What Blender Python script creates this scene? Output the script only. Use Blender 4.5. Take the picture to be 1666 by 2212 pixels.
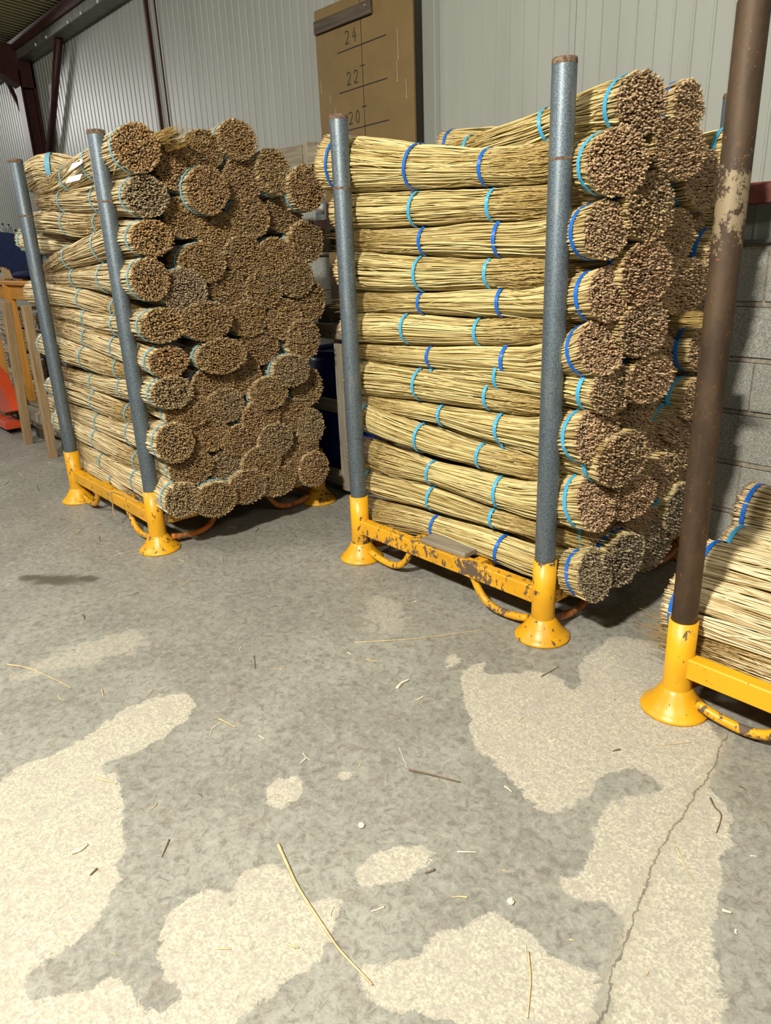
import bpy, bmesh, math, random
import numpy as np
from mathutils import Vector, Matrix

for o in list(bpy.data.objects):
    bpy.data.objects.remove(o, do_unlink=True)
scene = bpy.context.scene
C = scene.collection
rng = np.random.default_rng(7)
random.seed(7)

# ------------------------------------------------------------------ camera
IW, IH = 1666.0, 2212.0
PCX, PCY = IW / 2, IH / 2
VERT = np.array([1010.0, 5450.0])       # vanishing point of the verticals
WALLVP = np.array([-630.0, 590.0])      # vanishing point of the back wall's direction
FPX = math.sqrt(-((VERT[0]-PCX)*(WALLVP[0]-PCX) + (VERT[1]-PCY)*(WALLVP[1]-PCY)))
EYE = 1.5


def pix_ray(p):
    return np.array([(p[0]-PCX)/FPX, (p[1]-PCY)/FPX, 1.0])


_z = -pix_ray(VERT); _z /= np.linalg.norm(_z)
_x = -pix_ray(WALLVP); _x /= np.linalg.norm(_x)
_x -= _z*(_x @ _z); _x /= np.linalg.norm(_x)
_y = np.cross(_z, _x)
RM = np.stack([_x, _y, _z])
CAMP = np.array([0.0, 0.0, EYE])


def on_floor(p, z=0.0):
    d = RM @ pix_ray(p); t = (z-EYE)/d[2]
    return np.array([d[0]*t, d[1]*t, z])


def on_y(p, y):
    d = RM @ pix_ray(p); t = y/d[1]
    return np.array([d[0]*t, y, EYE+d[2]*t])


def on_x(p, x):
    d = RM @ pix_ray(p); t = x/d[0]
    return np.array([x, d[1]*t, EYE+d[2]*t])


def depth_of(w):
    return float((RM.T @ (np.asarray(w)-CAMP))[2])


cam = bpy.data.cameras.new('camera')
cam.sensor_fit = 'HORIZONTAL'; cam.sensor_width = 36.0
cam.lens = FPX/IW*36.0
cam.clip_start = 0.02; cam.clip_end = 100
camo = bpy.data.objects.new('camera', cam); C.objects.link(camo)
cols = np.stack([RM @ [1, 0, 0], RM @ [0, -1, 0], RM @ [0, 0, -1]], axis=1)
mw = Matrix.Identity(4)
for i in range(3):
    for j in range(3):
        mw[i][j] = cols[i, j]
mw[2][3] = EYE
camo.matrix_world = mw
scene.camera = camo

# ------------------------------------------------------------------ light
world = bpy.data.worlds.new('world'); scene.world = world
world.use_nodes = True
bg = world.node_tree.nodes['Background']
bg.inputs[0].default_value = (0.86, 0.93, 1.0, 1); bg.inputs[1].default_value = 0.04


def area(name, loc, target, power, sx, sy, col):
    l = bpy.data.lights.new(name, 'AREA'); l.shape = 'RECTANGLE'
    l.size = sx; l.size_y = sy; l.energy = power; l.color = col
    o = bpy.data.objects.new(name, l); C.objects.link(o)
    o.location = loc
    d = Vector(target)-Vector(loc)
    o.rotation_euler = d.to_track_quat('-Z', 'Y').to_euler()
    return o


area('key_lamp', (-0.72, -1.7, 4.15), (-1.2, -0.1, 0.0), 500, 0.36, 0.22, (1.0, 0.95, 0.84))
area('hall_or_fill_lamp', (-5.6, -1.9, 4.2), (-5.6, -0.9, 0), 145, 1.2, 0.3, (1.0, 0.95, 0.86))
area('hall_or_fill_lamp', (-15.5, 0.4, 4.0), (-12.6, 2.6, 1.2), 150, 1.2, 0.3, (1.0, 0.98, 0.95))
area('hall_or_fill_lamp', (3.4, -0.6, 4.2), (1.4, 1.0, 0.0), 95, 1.2, 0.5, (1.0, 0.95, 0.86))  # unseen fill added on the right to brighten cut ends and crate slats

vs = scene.view_settings
vs.view_transform = 'Standard'; vs.look = 'None'; vs.exposure = 0.0; vs.gamma = 1.0
vs.use_curve_mapping = False

# ------------------------------------------------------------------ tagging


def tag(o, label, cat, group=None):
    o['label'] = label; o['category'] = cat
    if group:
        o['group'] = group
    return o


def thing(name, label, cat, loc=(0, 0, 0), group=None):
    o = bpy.data.objects.new(name, None); C.objects.link(o)
    o.empty_display_size = 0.05
    o.location = loc
    return tag(o, label, cat, group)


def put(name, me, mat=None, parent=None, loc=(0, 0, 0), rot=(0, 0, 0), kind=None):
    o = bpy.data.objects.new(name, me); C.objects.link(o)
    o.location = loc; o.rotation_euler = rot
    if mat is not None and not me.materials:
        me.materials.append(mat)
    if parent is not None:
        o.parent = parent
    if kind:
        o['kind'] = kind
    return o


# ------------------------------------------------------------------ mesh helpers
def fast_mesh(name, verts, tris=None, quads=None, smooth=True, attrs=None):
    me = bpy.data.meshes.new(name)
    verts = np.asarray(verts, dtype=np.float32)
    tris = np.zeros((0, 3), np.int32) if tris is None else np.asarray(tris, np.int32).reshape(-1, 3)
    quads = np.zeros((0, 4), np.int32) if quads is None else np.asarray(quads, np.int32).reshape(-1, 4)
    loops = np.concatenate([tris.ravel(), quads.ravel()]).astype(np.int32)
    nt, nq = len(tris), len(quads)
    starts = np.concatenate([np.arange(nt)*3, nt*3+np.arange(nq)*4]).astype(np.int32)
    me.vertices.add(len(verts)); me.vertices.foreach_set('co', verts.ravel())
    me.loops.add(len(loops)); me.loops.foreach_set('vertex_index', loops)
    me.polygons.add(nt+nq); me.polygons.foreach_set('loop_start', starts)
    me.polygons.foreach_set('use_smooth', np.full(nt+nq, smooth, dtype=bool))
    for k, v in (attrs or {}).items():
        a = me.attributes.new(k, 'FLOAT', 'POINT')
        a.data.foreach_set('value', np.asarray(v, np.float32))
    me.update(calc_edges=True); me.validate()
    return me


def box_me(name, sx, sy, sz, bev=0.003, at=(0, 0, 0), seg=1):
    bm = bmesh.new()
    bmesh.ops.create_cube(bm, size=1.0)
    for v in bm.verts:
        v.co = Vector((v.co.x*sx, v.co.y*sy, v.co.z*sz))
    if bev > 0:
        bmesh.ops.bevel(bm, geom=bm.edges[:], offset=bev, segments=seg, affect='EDGES', profile=0.5)
    for v in bm.verts:
        v.co += Vector(at)
    me = bpy.data.meshes.new(name); bm.to_mesh(me); bm.free()
    return me


def span_me(name, x, y, z, bev=0.003):
    return box_me(name, x[1]-x[0], y[1]-y[0], z[1]-z[0], bev,
                  ((x[0]+x[1])/2, (y[0]+y[1])/2, (z[0]+z[1])/2))


def lathe_me(name, prof, segs=32, closed=False):
    prof = np.array(prof, float); n = len(prof)
    a = np.linspace(0, 2*np.pi, segs, endpoint=False)
    v = np.zeros((n, segs, 3))
    v[:, :, 0] = prof[:, 0:1]*np.cos(a); v[:, :, 1] = prof[:, 0:1]*np.sin(a); v[:, :, 2] = prof[:, 1:2]
    q = []
    m = n if closed else n-1
    for i in range(m):
        j = (i+1) % n
        for k in range(segs):
            l = (k+1) % segs
            q.append((i*segs+k, i*segs+l, j*segs+l, j*segs+k))
    return fast_mesh(name, v.reshape(-1, 3), quads=q)


def smooth_path(pts, n):
    pts = np.array(pts, float)
    P = np.vstack([2*pts[0]-pts[1], pts, 2*pts[-1]-pts[-2]])
    out = []
    k = len(pts)-1
    for t in np.linspace(0, k, n):
        i = min(int(t), k-1); u = t-i
        p0, p1, p2, p3 = P[i], P[i+1], P[i+2], P[i+3]
        out.append(0.5*((2*p1)+(-p0+p2)*u+(2*p0-5*p1+4*p2-p3)*u*u+(-p0+3*p1-3*p2+p3)*u**3))
    return np.array(out)


def tube_me(name, pts, rad, sides=10, n=None, caps=True):
    P = smooth_path(pts, n) if n else np.array(pts, float)
    m = len(P)
    rad = np.broadcast_to(np.asarray(rad, float), (m,))
    T = np.gradient(P, axis=0); T /= np.linalg.norm(T, axis=1)[:, None]
    up = np.array([0, 0, 1.0]) if abs(T[0][2]) < 0.9 else np.array([1.0, 0, 0])
    N = up-T[0]*(up @ T[0]); N /= np.linalg.norm(N)
    a = np.linspace(0, 2*np.pi, sides, endpoint=False)
    V = []
    for i in range(m):
        N = N-T[i]*(N @ T[i]); N /= np.linalg.norm(N)
        B = np.cross(T[i], N)
        V.append(P[i]+rad[i]*(np.cos(a)[:, None]*N+np.sin(a)[:, None]*B))
    V = np.concatenate(V)
    q = []
    for i in range(m-1):
        for k in range(sides):
            l = (k+1) % sides
            q.append((i*sides+k, i*sides+l, (i+1)*sides+l, (i+1)*sides+k))
    t = []
    if caps:
        c0 = len(V); V = np.vstack([V, P[0], P[-1]])
        for k in range(sides):
            l = (k+1) % sides
            t.append((c0, l, k)); t.append((c0+1, (m-1)*sides+k, (m-1)*sides+l))
    return fast_mesh(name, V, tris=t, quads=q)


# ------------------------------------------------------------------ materials
def new_mat(name, rough=0.6, metal=0.0, spec=0.4):
    m = bpy.data.materials.new(name); m.use_nodes = True
    nt = m.node_tree
    b = nt.nodes['Principled BSDF']
    b.inputs['Roughness'].default_value = rough
    b.inputs['Metallic'].default_value = metal
    b.inputs['Specular IOR Level'].default_value = spec
    return m, nt, b


def nd(nt, t, **kw):
    n = nt.nodes.new(t)
    for k, v in kw.items():
        setattr(n, k, v)
    return n


def mixc(nt, fac, a, b, mode='MIX'):
    n = nd(nt, 'ShaderNodeMix', data_type='RGBA', blend_type=mode)
    for idx, val in ((0, fac), (6, a), (7, b)):
        if hasattr(val, 'is_output'):
            nt.links.new(val, n.inputs[idx])
        elif idx == 0:
            n.inputs[0].default_value = val
        else:
            n.inputs[idx].default_value = (*val, 1) if len(val) == 3 else val
    return n.outputs[2]


def math_n(nt, op, a, b=None, c=None, clamp=False):
    n = nd(nt, 'ShaderNodeMath', operation=op, use_clamp=clamp)
    for i, v in enumerate((a, b, c)):
        if v is None:
            continue
        if hasattr(v, 'is_output'):
            nt.links.new(v, n.inputs[i])
        else:
            n.inputs[i].default_value = v
    return n.outputs[0]


def ramp(nt, val, lo, hi):
    n = nd(nt, 'ShaderNodeMapRange', interpolation_type='SMOOTHSTEP')
    nt.links.new(val, n.inputs[0])
    n.inputs[1].default_value = lo; n.inputs[2].default_value = hi
    return n.outputs[0]


def coords(nt, rand=True, scale=(1, 1, 1)):
    tc = nd(nt, 'ShaderNodeTexCoord')
    v = tc.outputs['Object']
    if scale != (1, 1, 1):
        mp = nd(nt, 'ShaderNodeMapping'); mp.inputs['Scale'].default_value = scale
        nt.links.new(v, mp.inputs[0]); v = mp.outputs[0]
    if rand:
        oi = nd(nt, 'ShaderNodeObjectInfo')
        s = math_n(nt, 'MULTIPLY', oi.outputs['Random'], 37.0)
        va = nd(nt, 'ShaderNodeVectorMath', operation='ADD')
        nt.links.new(v, va.inputs[0]); nt.links.new(s, va.inputs[1]); v = va.outputs[0]
    return v


def noise(nt, vec, scale, detail=4, rough=0.6, dist=0.0):
    n = nd(nt, 'ShaderNodeTexNoise')
    nt.links.new(vec, n.inputs['Vector'])
    n.inputs['Scale'].default_value = scale; n.inputs['Detail'].default_value = detail
    n.inputs['Roughness'].default_value = rough; n.inputs['Distortion'].default_value = dist
    return n.outputs[0]


def bump(nt, bsdf, h, strength, dist=0.002):
    b = nd(nt, 'ShaderNodeBump')
    b.inputs['Strength'].default_value = strength; b.inputs['Distance'].default_value = dist
    nt.links.new(h, b.inputs['Height']); nt.links.new(b.outputs[0], bsdf.inputs['Normal'])


def setc(nt, b, col):
    if hasattr(col, 'is_output'):
        nt.links.new(col, b.inputs['Base Color'])
    else:
        b.inputs['Base Color'].default_value = (*col, 1)


def plain(name, col, rough=0.6, metal=0.0, var=0.12, scale=14.0, spec=0.4):
    m, nt, b = new_mat(name, rough, metal, spec)
    v = coords(nt)
    f = ramp(nt, noise(nt, v, scale, 5), 0.3, 0.7)
    setc(nt, b, mixc(nt, f, tuple(c*(1-var) for c in col), tuple(min(1, c*(1+var)) for c in col)))
    return m


M = {}


def straw_material(name, dark, pale, tipc):
    m, nt, b = new_mat(name, 0.5, 0, 0.35)
    tone = nd(nt, 'ShaderNodeAttribute', attribute_name='tone').outputs['Fac']
    end = nd(nt, 'ShaderNodeAttribute', attribute_name='cut').outputs['Fac']
    tip = nd(nt, 'ShaderNodeAttribute', attribute_name='tip').outputs['Fac']
    oi = nd(nt, 'ShaderNodeObjectInfo')
    v = coords(nt, True, (6, 120, 120))
    fine = noise(nt, v, 3.0, 3)
    t2 = math_n(nt, 'ADD', tone, math_n(nt, 'MULTIPLY', math_n(nt, 'SUBTRACT', fine, 0.5), 0.5), clamp=True)
    c = mixc(nt, t2, dark, pale)
    c = mixc(nt, tip, c, tipc)
    v2 = coords(nt, True)
    patch = ramp(nt, noise(nt, v2, 16.0, 3), 0.3, 0.7)
    e0 = mixc(nt, t2, (0.42, 0.40, 0.36), (1.25, 1.25, 1.22))
    e1 = mixc(nt, 1.0, oi.outputs['Color'], e0, 'MULTIPLY')
    e2 = mixc(nt, math_n(nt, 'MULTIPLY', patch, 0.22), e1, (0.30, 0.26, 0.2))
    c = mixc(nt, end, c, e2)
    setc(nt, b, c)
    return m


M['straw'] = straw_material('straw', (0.34, 0.24, 0.072), (0.82, 0.685, 0.345), (0.46, 0.32, 0.105))
M['straw_pale'] = straw_material('straw_pale', (0.40, 0.28, 0.115), (0.86, 0.74, 0.47), (0.40, 0.255, 0.075))


def strap_material(name, col):
    m, nt, b = new_mat(name, 0.32, 0, 0.55)
    v = coords(nt, True, (1, 30, 30))
    setc(nt, b, mixc(nt, noise(nt, v, 4, 3), tuple(c*0.8 for c in col), tuple(min(1, c*1.2) for c in col)))
    return m


M['strap_sky'] = strap_material('strap_sky', (0.06, 0.38, 0.66))
M['strap_blue'] = strap_material('strap_blue', (0.010, 0.13, 0.56))
M['strap_pale'] = strap_material('strap_pale', (0.16, 0.42, 0.58))


def painted(name, paint, under, amount=0.6, rough=0.38):
    m, nt, b = new_mat(name, rough, 0, 0.45)
    v = coords(nt)
    big = noise(nt, v, 7.0, 7, 0.72, 0.4)
    small = noise(nt, v, 60.0, 4, 0.6)
    s = math_n(nt, 'ADD', big, math_n(nt, 'MULTIPLY', math_n(nt, 'SUBTRACT', small, 0.5), 0.28))
    mask = ramp(nt, s, amount, amount+0.02)
    vch = coords(nt, True, (1, 1, 0.45))
    chips = ramp(nt, noise(nt, vch, 42.0, 5, 0.68), amount+0.018, amount+0.035)
    mask = math_n(nt, 'MAXIMUM', mask, chips)
    grime = ramp(nt, noise(nt, v, 3.0, 4), 0.35, 0.75)
    pc = mixc(nt, grime, paint, tuple(c*0.72 for c in paint))
    uc = mixc(nt, small, under, tuple(c*2.1 for c in under))
    setc(nt, b, mixc(nt, mask, pc, uc))
    r = nd(nt, 'ShaderNodeMapRange'); nt.links.new(mask, r.inputs[0])
    r.inputs[3].default_value = rough; r.inputs[4].default_value = 0.75
    nt.links.new(r.outputs[0], b.inputs['Roughness'])
    bump(nt, b, math_n(nt, 'SUBTRACT', 1.0, mask), 0.4, 0.001)
    return m


M['yellow'] = painted('yellow_paint', (0.76, 0.375, 0.010), (0.055, 0.035, 0.022), 0.605)
M['yellow_clean'] = painted('yellow_paint_fresh', (0.78, 0.39, 0.010), (0.06, 0.04, 0.025), 0.635)
M['yellow_worn'] = painted('yellow_paint_worn', (0.74, 0.36, 0.010), (0.075, 0.05, 0.034), 0.555)
M['orange_worn'] = painted('orange_paint_worn', (0.50, 0.15, 0.02), (0.10, 0.055, 0.03), 0.56)


def galvanised():
    m, nt, b = new_mat('galvanised_steel', 0.5, 0.55, 0.45)
    v = coords(nt)
    fine = noise(nt, v, 260.0, 3, 0.7)
    vz = coords(nt, True, (8, 8, 1))
    streak = noise(nt, vz, 3.5, 5)
    c = mixc(nt, ramp(nt, fine, 0.35, 0.68), (0.06, 0.082, 0.10), (0.185, 0.225, 0.255))
    c = mixc(nt, math_n(nt, 'MULTIPLY', ramp(nt, streak, 0.55, 0.8), 0.5), c, (0.40, 0.36, 0.28))
    pits = ramp(nt, noise(nt, v, 30.0, 5, 0.75), 0.72, 0.76)
    c = mixc(nt, pits, c, (0.62, 0.62, 0.58))
    setc(nt, b, c)
    r = nd(nt, 'ShaderNodeMapRange'); nt.links.new(fine, r.inputs[0])
    r.inputs[3].default_value = 0.40; r.inputs[4].default_value = 0.60
    nt.links.new(r.outputs[0], b.inputs['Roughness'])
    return m


M['galv'] = galvanised()


def rusty():
    m, nt, b = new_mat('rusty_steel', 0.62, 0.25, 0.4)
    v = coords(nt)
    vz = coords(nt, True, (1, 1, 0.35))
    n1 = noise(nt, vz, 12, 6, 0.7)
    n2 = noise(nt, v, 55, 5, 0.7)
    c = mixc(nt, ramp(nt, n1, 0.3, 0.7), (0.036, 0.022, 0.012), (0.080, 0.048, 0.025))
    c = mixc(nt, ramp(nt, n2, 0.60, 0.74), c, (0.26, 0.105, 0.02))
    # flaked patch of old paint high on the post
    tc = nd(nt, 'ShaderNodeTexCoord')
    sx = nd(nt, 'ShaderNodeSeparateXYZ'); nt.links.new(tc.outputs['Object'], sx.inputs[0])
    band = math_n(nt, 'SUBTRACT', 1.0, math_n(nt, 'DIVIDE', math_n(nt, 'ABSOLUTE', math_n(nt, 'SUBTRACT', sx.outputs[2], 1.56)), 0.20), clamp=True)
    ff = math_n(nt, 'ADD', math_n(nt, 'MULTIPLY', band, 0.24), noise(nt, v, 26, 6, 0.75))
    c = mixc(nt, ramp(nt, ff, 0.66, 0.72), c, (0.235, 0.185, 0.11))
    setc(nt, b, c)
    bump(nt, b, n2, 0.3, 0.001)
    return m


M['rust'] = rusty()
M['rust_rim'] = plain('rust_rim', (0.13, 0.085, 0.055), 0.8, 0, 0.6, 90)


def wood(name, c0, c1, knots=True, rough=0.75, along=0):
    m, nt, b = new_mat(name, rough, 0, 0.25)
    sc = [14, 14, 14]; sc[along] = 0.9
    v = coords(nt, True, tuple(sc))
    g = noise(nt, v, 3.0, 6, 0.65, 0.6)
    sc2 = [70, 70, 70]; sc2[along] = 2.0
    v2 = coords(nt, True, tuple(sc2))
    g2 = noise(nt, v2, 2.0, 3)
    c = mixc(nt, ramp(nt, g, 0.28, 0.72), c0, c1)
    c = mixc(nt, math_n(nt, 'MULTIPLY', ramp(nt, g2, 0.5, 0.75), 0.35), c, tuple(x*0.45 for x in c0))
    setc(nt, b, c)
    bump(nt, b, g2, 0.25, 0.001)
    return m


M['wood_grey'] = wood('weathered_wood', (0.17, 0.14, 0.10), (0.30, 0.26, 0.195))
M['wood_grey_v'] = wood('weathered_wood_upright', (0.19, 0.165, 0.125), (0.33, 0.29, 0.225), along=2)
M['wood_pallet'] = wood('pale_pallet_wood', (0.30, 0.26, 0.20), (0.44, 0.39, 0.31))
M['wood_stake'] = wood('stake_wood', (0.26, 0.165, 0.08), (0.42, 0.30, 0.165), along=2)
M['wood_dark'] = wood('dark_wood', (0.05, 0.038, 0.028), (0.11, 0.085, 0.06))
M['wood_orange'] = wood('orange_wood', (0.46, 0.205, 0.035), (0.60, 0.29, 0.06), rough=0.5)
M['wood_orange_v'] = wood('orange_wood_upright', (0.46, 0.205, 0.035), (0.60, 0.29, 0.06), rough=0.5, along=2)
M['hardboard'] = plain('brown_hardboard', (0.170, 0.110, 0.037), 0.55, 0, 0.08, 5)
M['pencil'] = plain('black_marker', (0.012, 0.011, 0.010), 0.7, 0, 0.1)
M['paint_drip'] = plain('pale_paint_drip', (0.45, 0.40, 0.28), 0.6, 0, 0.1)
M['maroon'] = plain('maroon_steel', (0.045, 0.010, 0.008), 0.5, 0, 0.25, 8)
M['girt'] = plain('red_brown_steel', (0.15, 0.045, 0.032), 0.55, 0, 0.25, 8)
M['zinc'] = plain('zinc_sheet', (0.22, 0.22, 0.19), 0.4, 0.6, 0.2, 10)
M['barrel'] = plain('blue_plastic', (0.006, 0.022, 0.20), 0.35, 0, 0.15, 6)
M['navy'] = plain('navy_fabric', (0.006, 0.014, 0.055), 0.9, 0, 0.2, 40)
M['black'] = plain('black_plastic', (0.012, 0.012, 0.012), 0.5, 0, 0.2)
M['red'] = painted('red_paint', (0.62, 0.075, 0.022), (0.12, 0.03, 0.02), 0.66)
M['tyre'] = plain('black_rubber', (0.02, 0.018, 0.017), 0.8, 0, 0.2)
M['paper'] = plain('white_paper', (0.80, 0.80, 0.76), 0.8, 0, 0.03)
M['label_white'] = plain('white_plastic', (0.75, 0.75, 0.74), 0.5, 0, 0.04)
M['string'] = plain('hemp_string', (0.45, 0.32, 0.15), 0.9, 0, 0.2)


def clear_plastic():
    m, nt, b = new_mat('clear_plastic', 0.12, 0, 0.5)
    b.inputs['Base Color'].default_value = (0.72, 0.78, 0.80, 1)
    b.inputs['Transmission Weight'].default_value = 0.75
    b.inputs['IOR'].default_value = 1.2
    return m


M['bottle'] = clear_plastic()
M['dark_liquid'] = plain('dark_liquid', (0.02, 0.025, 0.028), 0.25, 0, 0.1)


def cladding_mat(name, base):
    m, nt, b = new_mat(name, 0.42, 0, 0.45)
    v = coords(nt, True)
    vz = coords(nt, True, (1, 1, 0.15))
    d = noise(nt, vz, 5, 5)
    c = mixc(nt, ramp(nt, d, 0.3, 0.75), base, tuple(x*0.9 for x in base))
    sp = ramp(nt, noise(nt, v, 40, 4, 0.8), 0.76, 0.8)
    c = mixc(nt, sp, c, tuple(x*0.55 for x in base))
    setc(nt, b, c)
    return m


M['cladding'] = cladding_mat('white_cladding', (0.325, 0.34, 0.305))
M['ceiling'] = cladding_mat('ceiling_sheet', (0.40, 0.37, 0.22))


def concrete_block():
    m, nt, b = new_mat('concrete_block', 0.9, 0, 0.2)
    v = coords(nt)
    f = noise(nt, v, 140, 5, 0.8)
    g = noise(nt, v, 9, 4)
    c = mixc(nt, ramp(nt, f, 0.4, 0.66), (0.22, 0.215, 0.19), (0.50, 0.50, 0.455))
    c = mixc(nt, math_n(nt, 'MULTIPLY', ramp(nt, g, 0.45, 0.75), 0.35), c, (0.33, 0.29, 0.21))
    setc(nt, b, c)
    bump(nt, b, f, 0.6, 0.003)
    return m


M['block'] = concrete_block()
M['mortar'] = plain('mortar', (0.31, 0.275, 0.215), 0.95, 0, 0.3, 60)
M['joint'] = plain('mortar_joint', (0.05, 0.047, 0.04), 0.95, 0, 0.3, 60)


def floor_mat():
    m, nt, b = new_mat('painted_concrete', 0.5, 0, 0.35)
    tc = nd(nt, 'ShaderNodeTexCoord'); v = tc.outputs['Object']
    worn = nd(nt, 'ShaderNodeAttribute', attribute_name='worn').outputs['Fac']
    crack = nd(nt, 'ShaderNodeAttribute', attribute_name='crack').outputs['Fac']
    stain = nd(nt, 'ShaderNodeAttribute', attribute_name='stain').outputs['Fac']
    faint = nd(nt, 'ShaderNodeAttribute', attribute_name='faint').outputs['Fac']
    n_big = noise(nt, v, 2.2, 6, 0.65, 0.3)
    n_mid = noise(nt, v, 13, 7, 0.74, 0.5)
    n_fine = noise(nt, v, 120, 6, 0.8)
    n_sp = noise(nt, v, 55, 7, 0.8, 0.3)
    n_scr = noise(nt, v, 34, 9, 0.82, 0.7)
    # grey paint: mottled, scuffed dark and light
    p = mixc(nt, ramp(nt, n_big, 0.36, 0.64), (0.222, 0.220, 0.190), (0.302, 0.300, 0.260))
    p = mixc(nt, math_n(nt, 'MULTIPLY', ramp(nt, n_mid, 0.46, 0.62), 0.6), p, (0.235, 0.212, 0.178))
    p = mixc(nt, math_n(nt, 'MULTIPLY', ramp(nt, n_scr, 0.505, 0.60), 0.7), p, (0.135, 0.125, 0.105))
    p = mixc(nt, math_n(nt, 'MULTIPLY', ramp(nt, n_scr, 0.49, 0.40), 0.45), p, (0.385, 0.385, 0.335))
    p = mixc(nt, math_n(nt, 'MULTIPLY', ramp(nt, n_sp, 0.52, 0.60), 0.5), p, (0.175, 0.164, 0.142))
    # bare concrete with speckles
    w = mixc(nt, ramp(nt, n_fine, 0.36, 0.64), (0.60, 0.56, 0.435), (0.31, 0.285, 0.23))
    w = mixc(nt, math_n(nt, 'MULTIPLY', ramp(nt, n_sp, 0.48, 0.56), 0.7), w, (0.31, 0.29, 0.245))
    w = mixc(nt, math_n(nt, 'MULTIPLY', ramp(nt, n_mid, 0.47, 0.60), 0.5), w, (0.35, 0.325, 0.275))
    w = mixc(nt, math_n(nt, 'MULTIPLY', ramp(nt, n_scr, 0.53, 0.62), 0.45), w, (0.23, 0.205, 0.165))
    edge = math_n(nt, 'ADD', math_n(nt, 'MULTIPLY', math_n(nt, 'SUBTRACT', n_mid, 0.5), 0.12),
                  math_n(nt, 'MULTIPLY', math_n(nt, 'SUBTRACT', n_sp, 0.5), 0.025))
    mask = ramp(nt, math_n(nt, 'ADD', worn, edge), -0.002, 0.003)
    fm = math_n(nt, 'MULTIPLY', ramp(nt, math_n(nt, 'ADD', faint, math_n(nt, 'MULTIPLY', math_n(nt, 'SUBTRACT', n_mid, 0.56), 0.42)), 0.0, 0.02), 0.55)
    mask = math_n(nt, 'MAXIMUM', mask, fm)
    c = mixc(nt, mask, p, w)
    c = mixc(nt, math_n(nt, 'MULTIPLY', ramp(nt, math_n(nt, 'ADD', stain, math_n(nt, 'MULTIPLY', math_n(nt, 'SUBTRACT', n_mid, 0.5), 1.1)), 0.35, 0.9), 0.85), c, (0.075, 0.066, 0.045))
    ck = math_n(nt, 'ADD', crack, math_n(nt, 'MULTIPLY', math_n(nt, 'SUBTRACT', n_mid, 0.5), 0.05))
    halo = math_n(nt, 'MULTIPLY', ramp(nt, math_n(nt, 'ABSOLUTE', ck), 0.035, 0.0), 0.45)
    c = mixc(nt, halo, c, (0.34, 0.31, 0.23))
    line = math_n(nt, 'MULTIPLY', ramp(nt, math_n(nt, 'ABSOLUTE', ck), 0.0035, 0.0012), 0.75)
    c = mixc(nt, line, c, (0.10, 0.09, 0.07))
    setc(nt, b, c)
    r = nd(nt, 'ShaderNodeMapRange'); nt.links.new(mask, r.inputs[0])
    r.inputs[3].default_value = 0.50; r.inputs[4].default_value = 0.88
    nt.links.new(r.outputs[0], b.inputs['Roughness'])
    h = math_n(nt, 'SUBTRACT', math_n(nt, 'MULTIPLY', n_fine, 0.35), math_n(nt, 'MULTIPLY', mask, 0.8))
    bump(nt, b, h, 0.35, 0.002)
    return m


M['floor'] = floor_mat()

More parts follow.
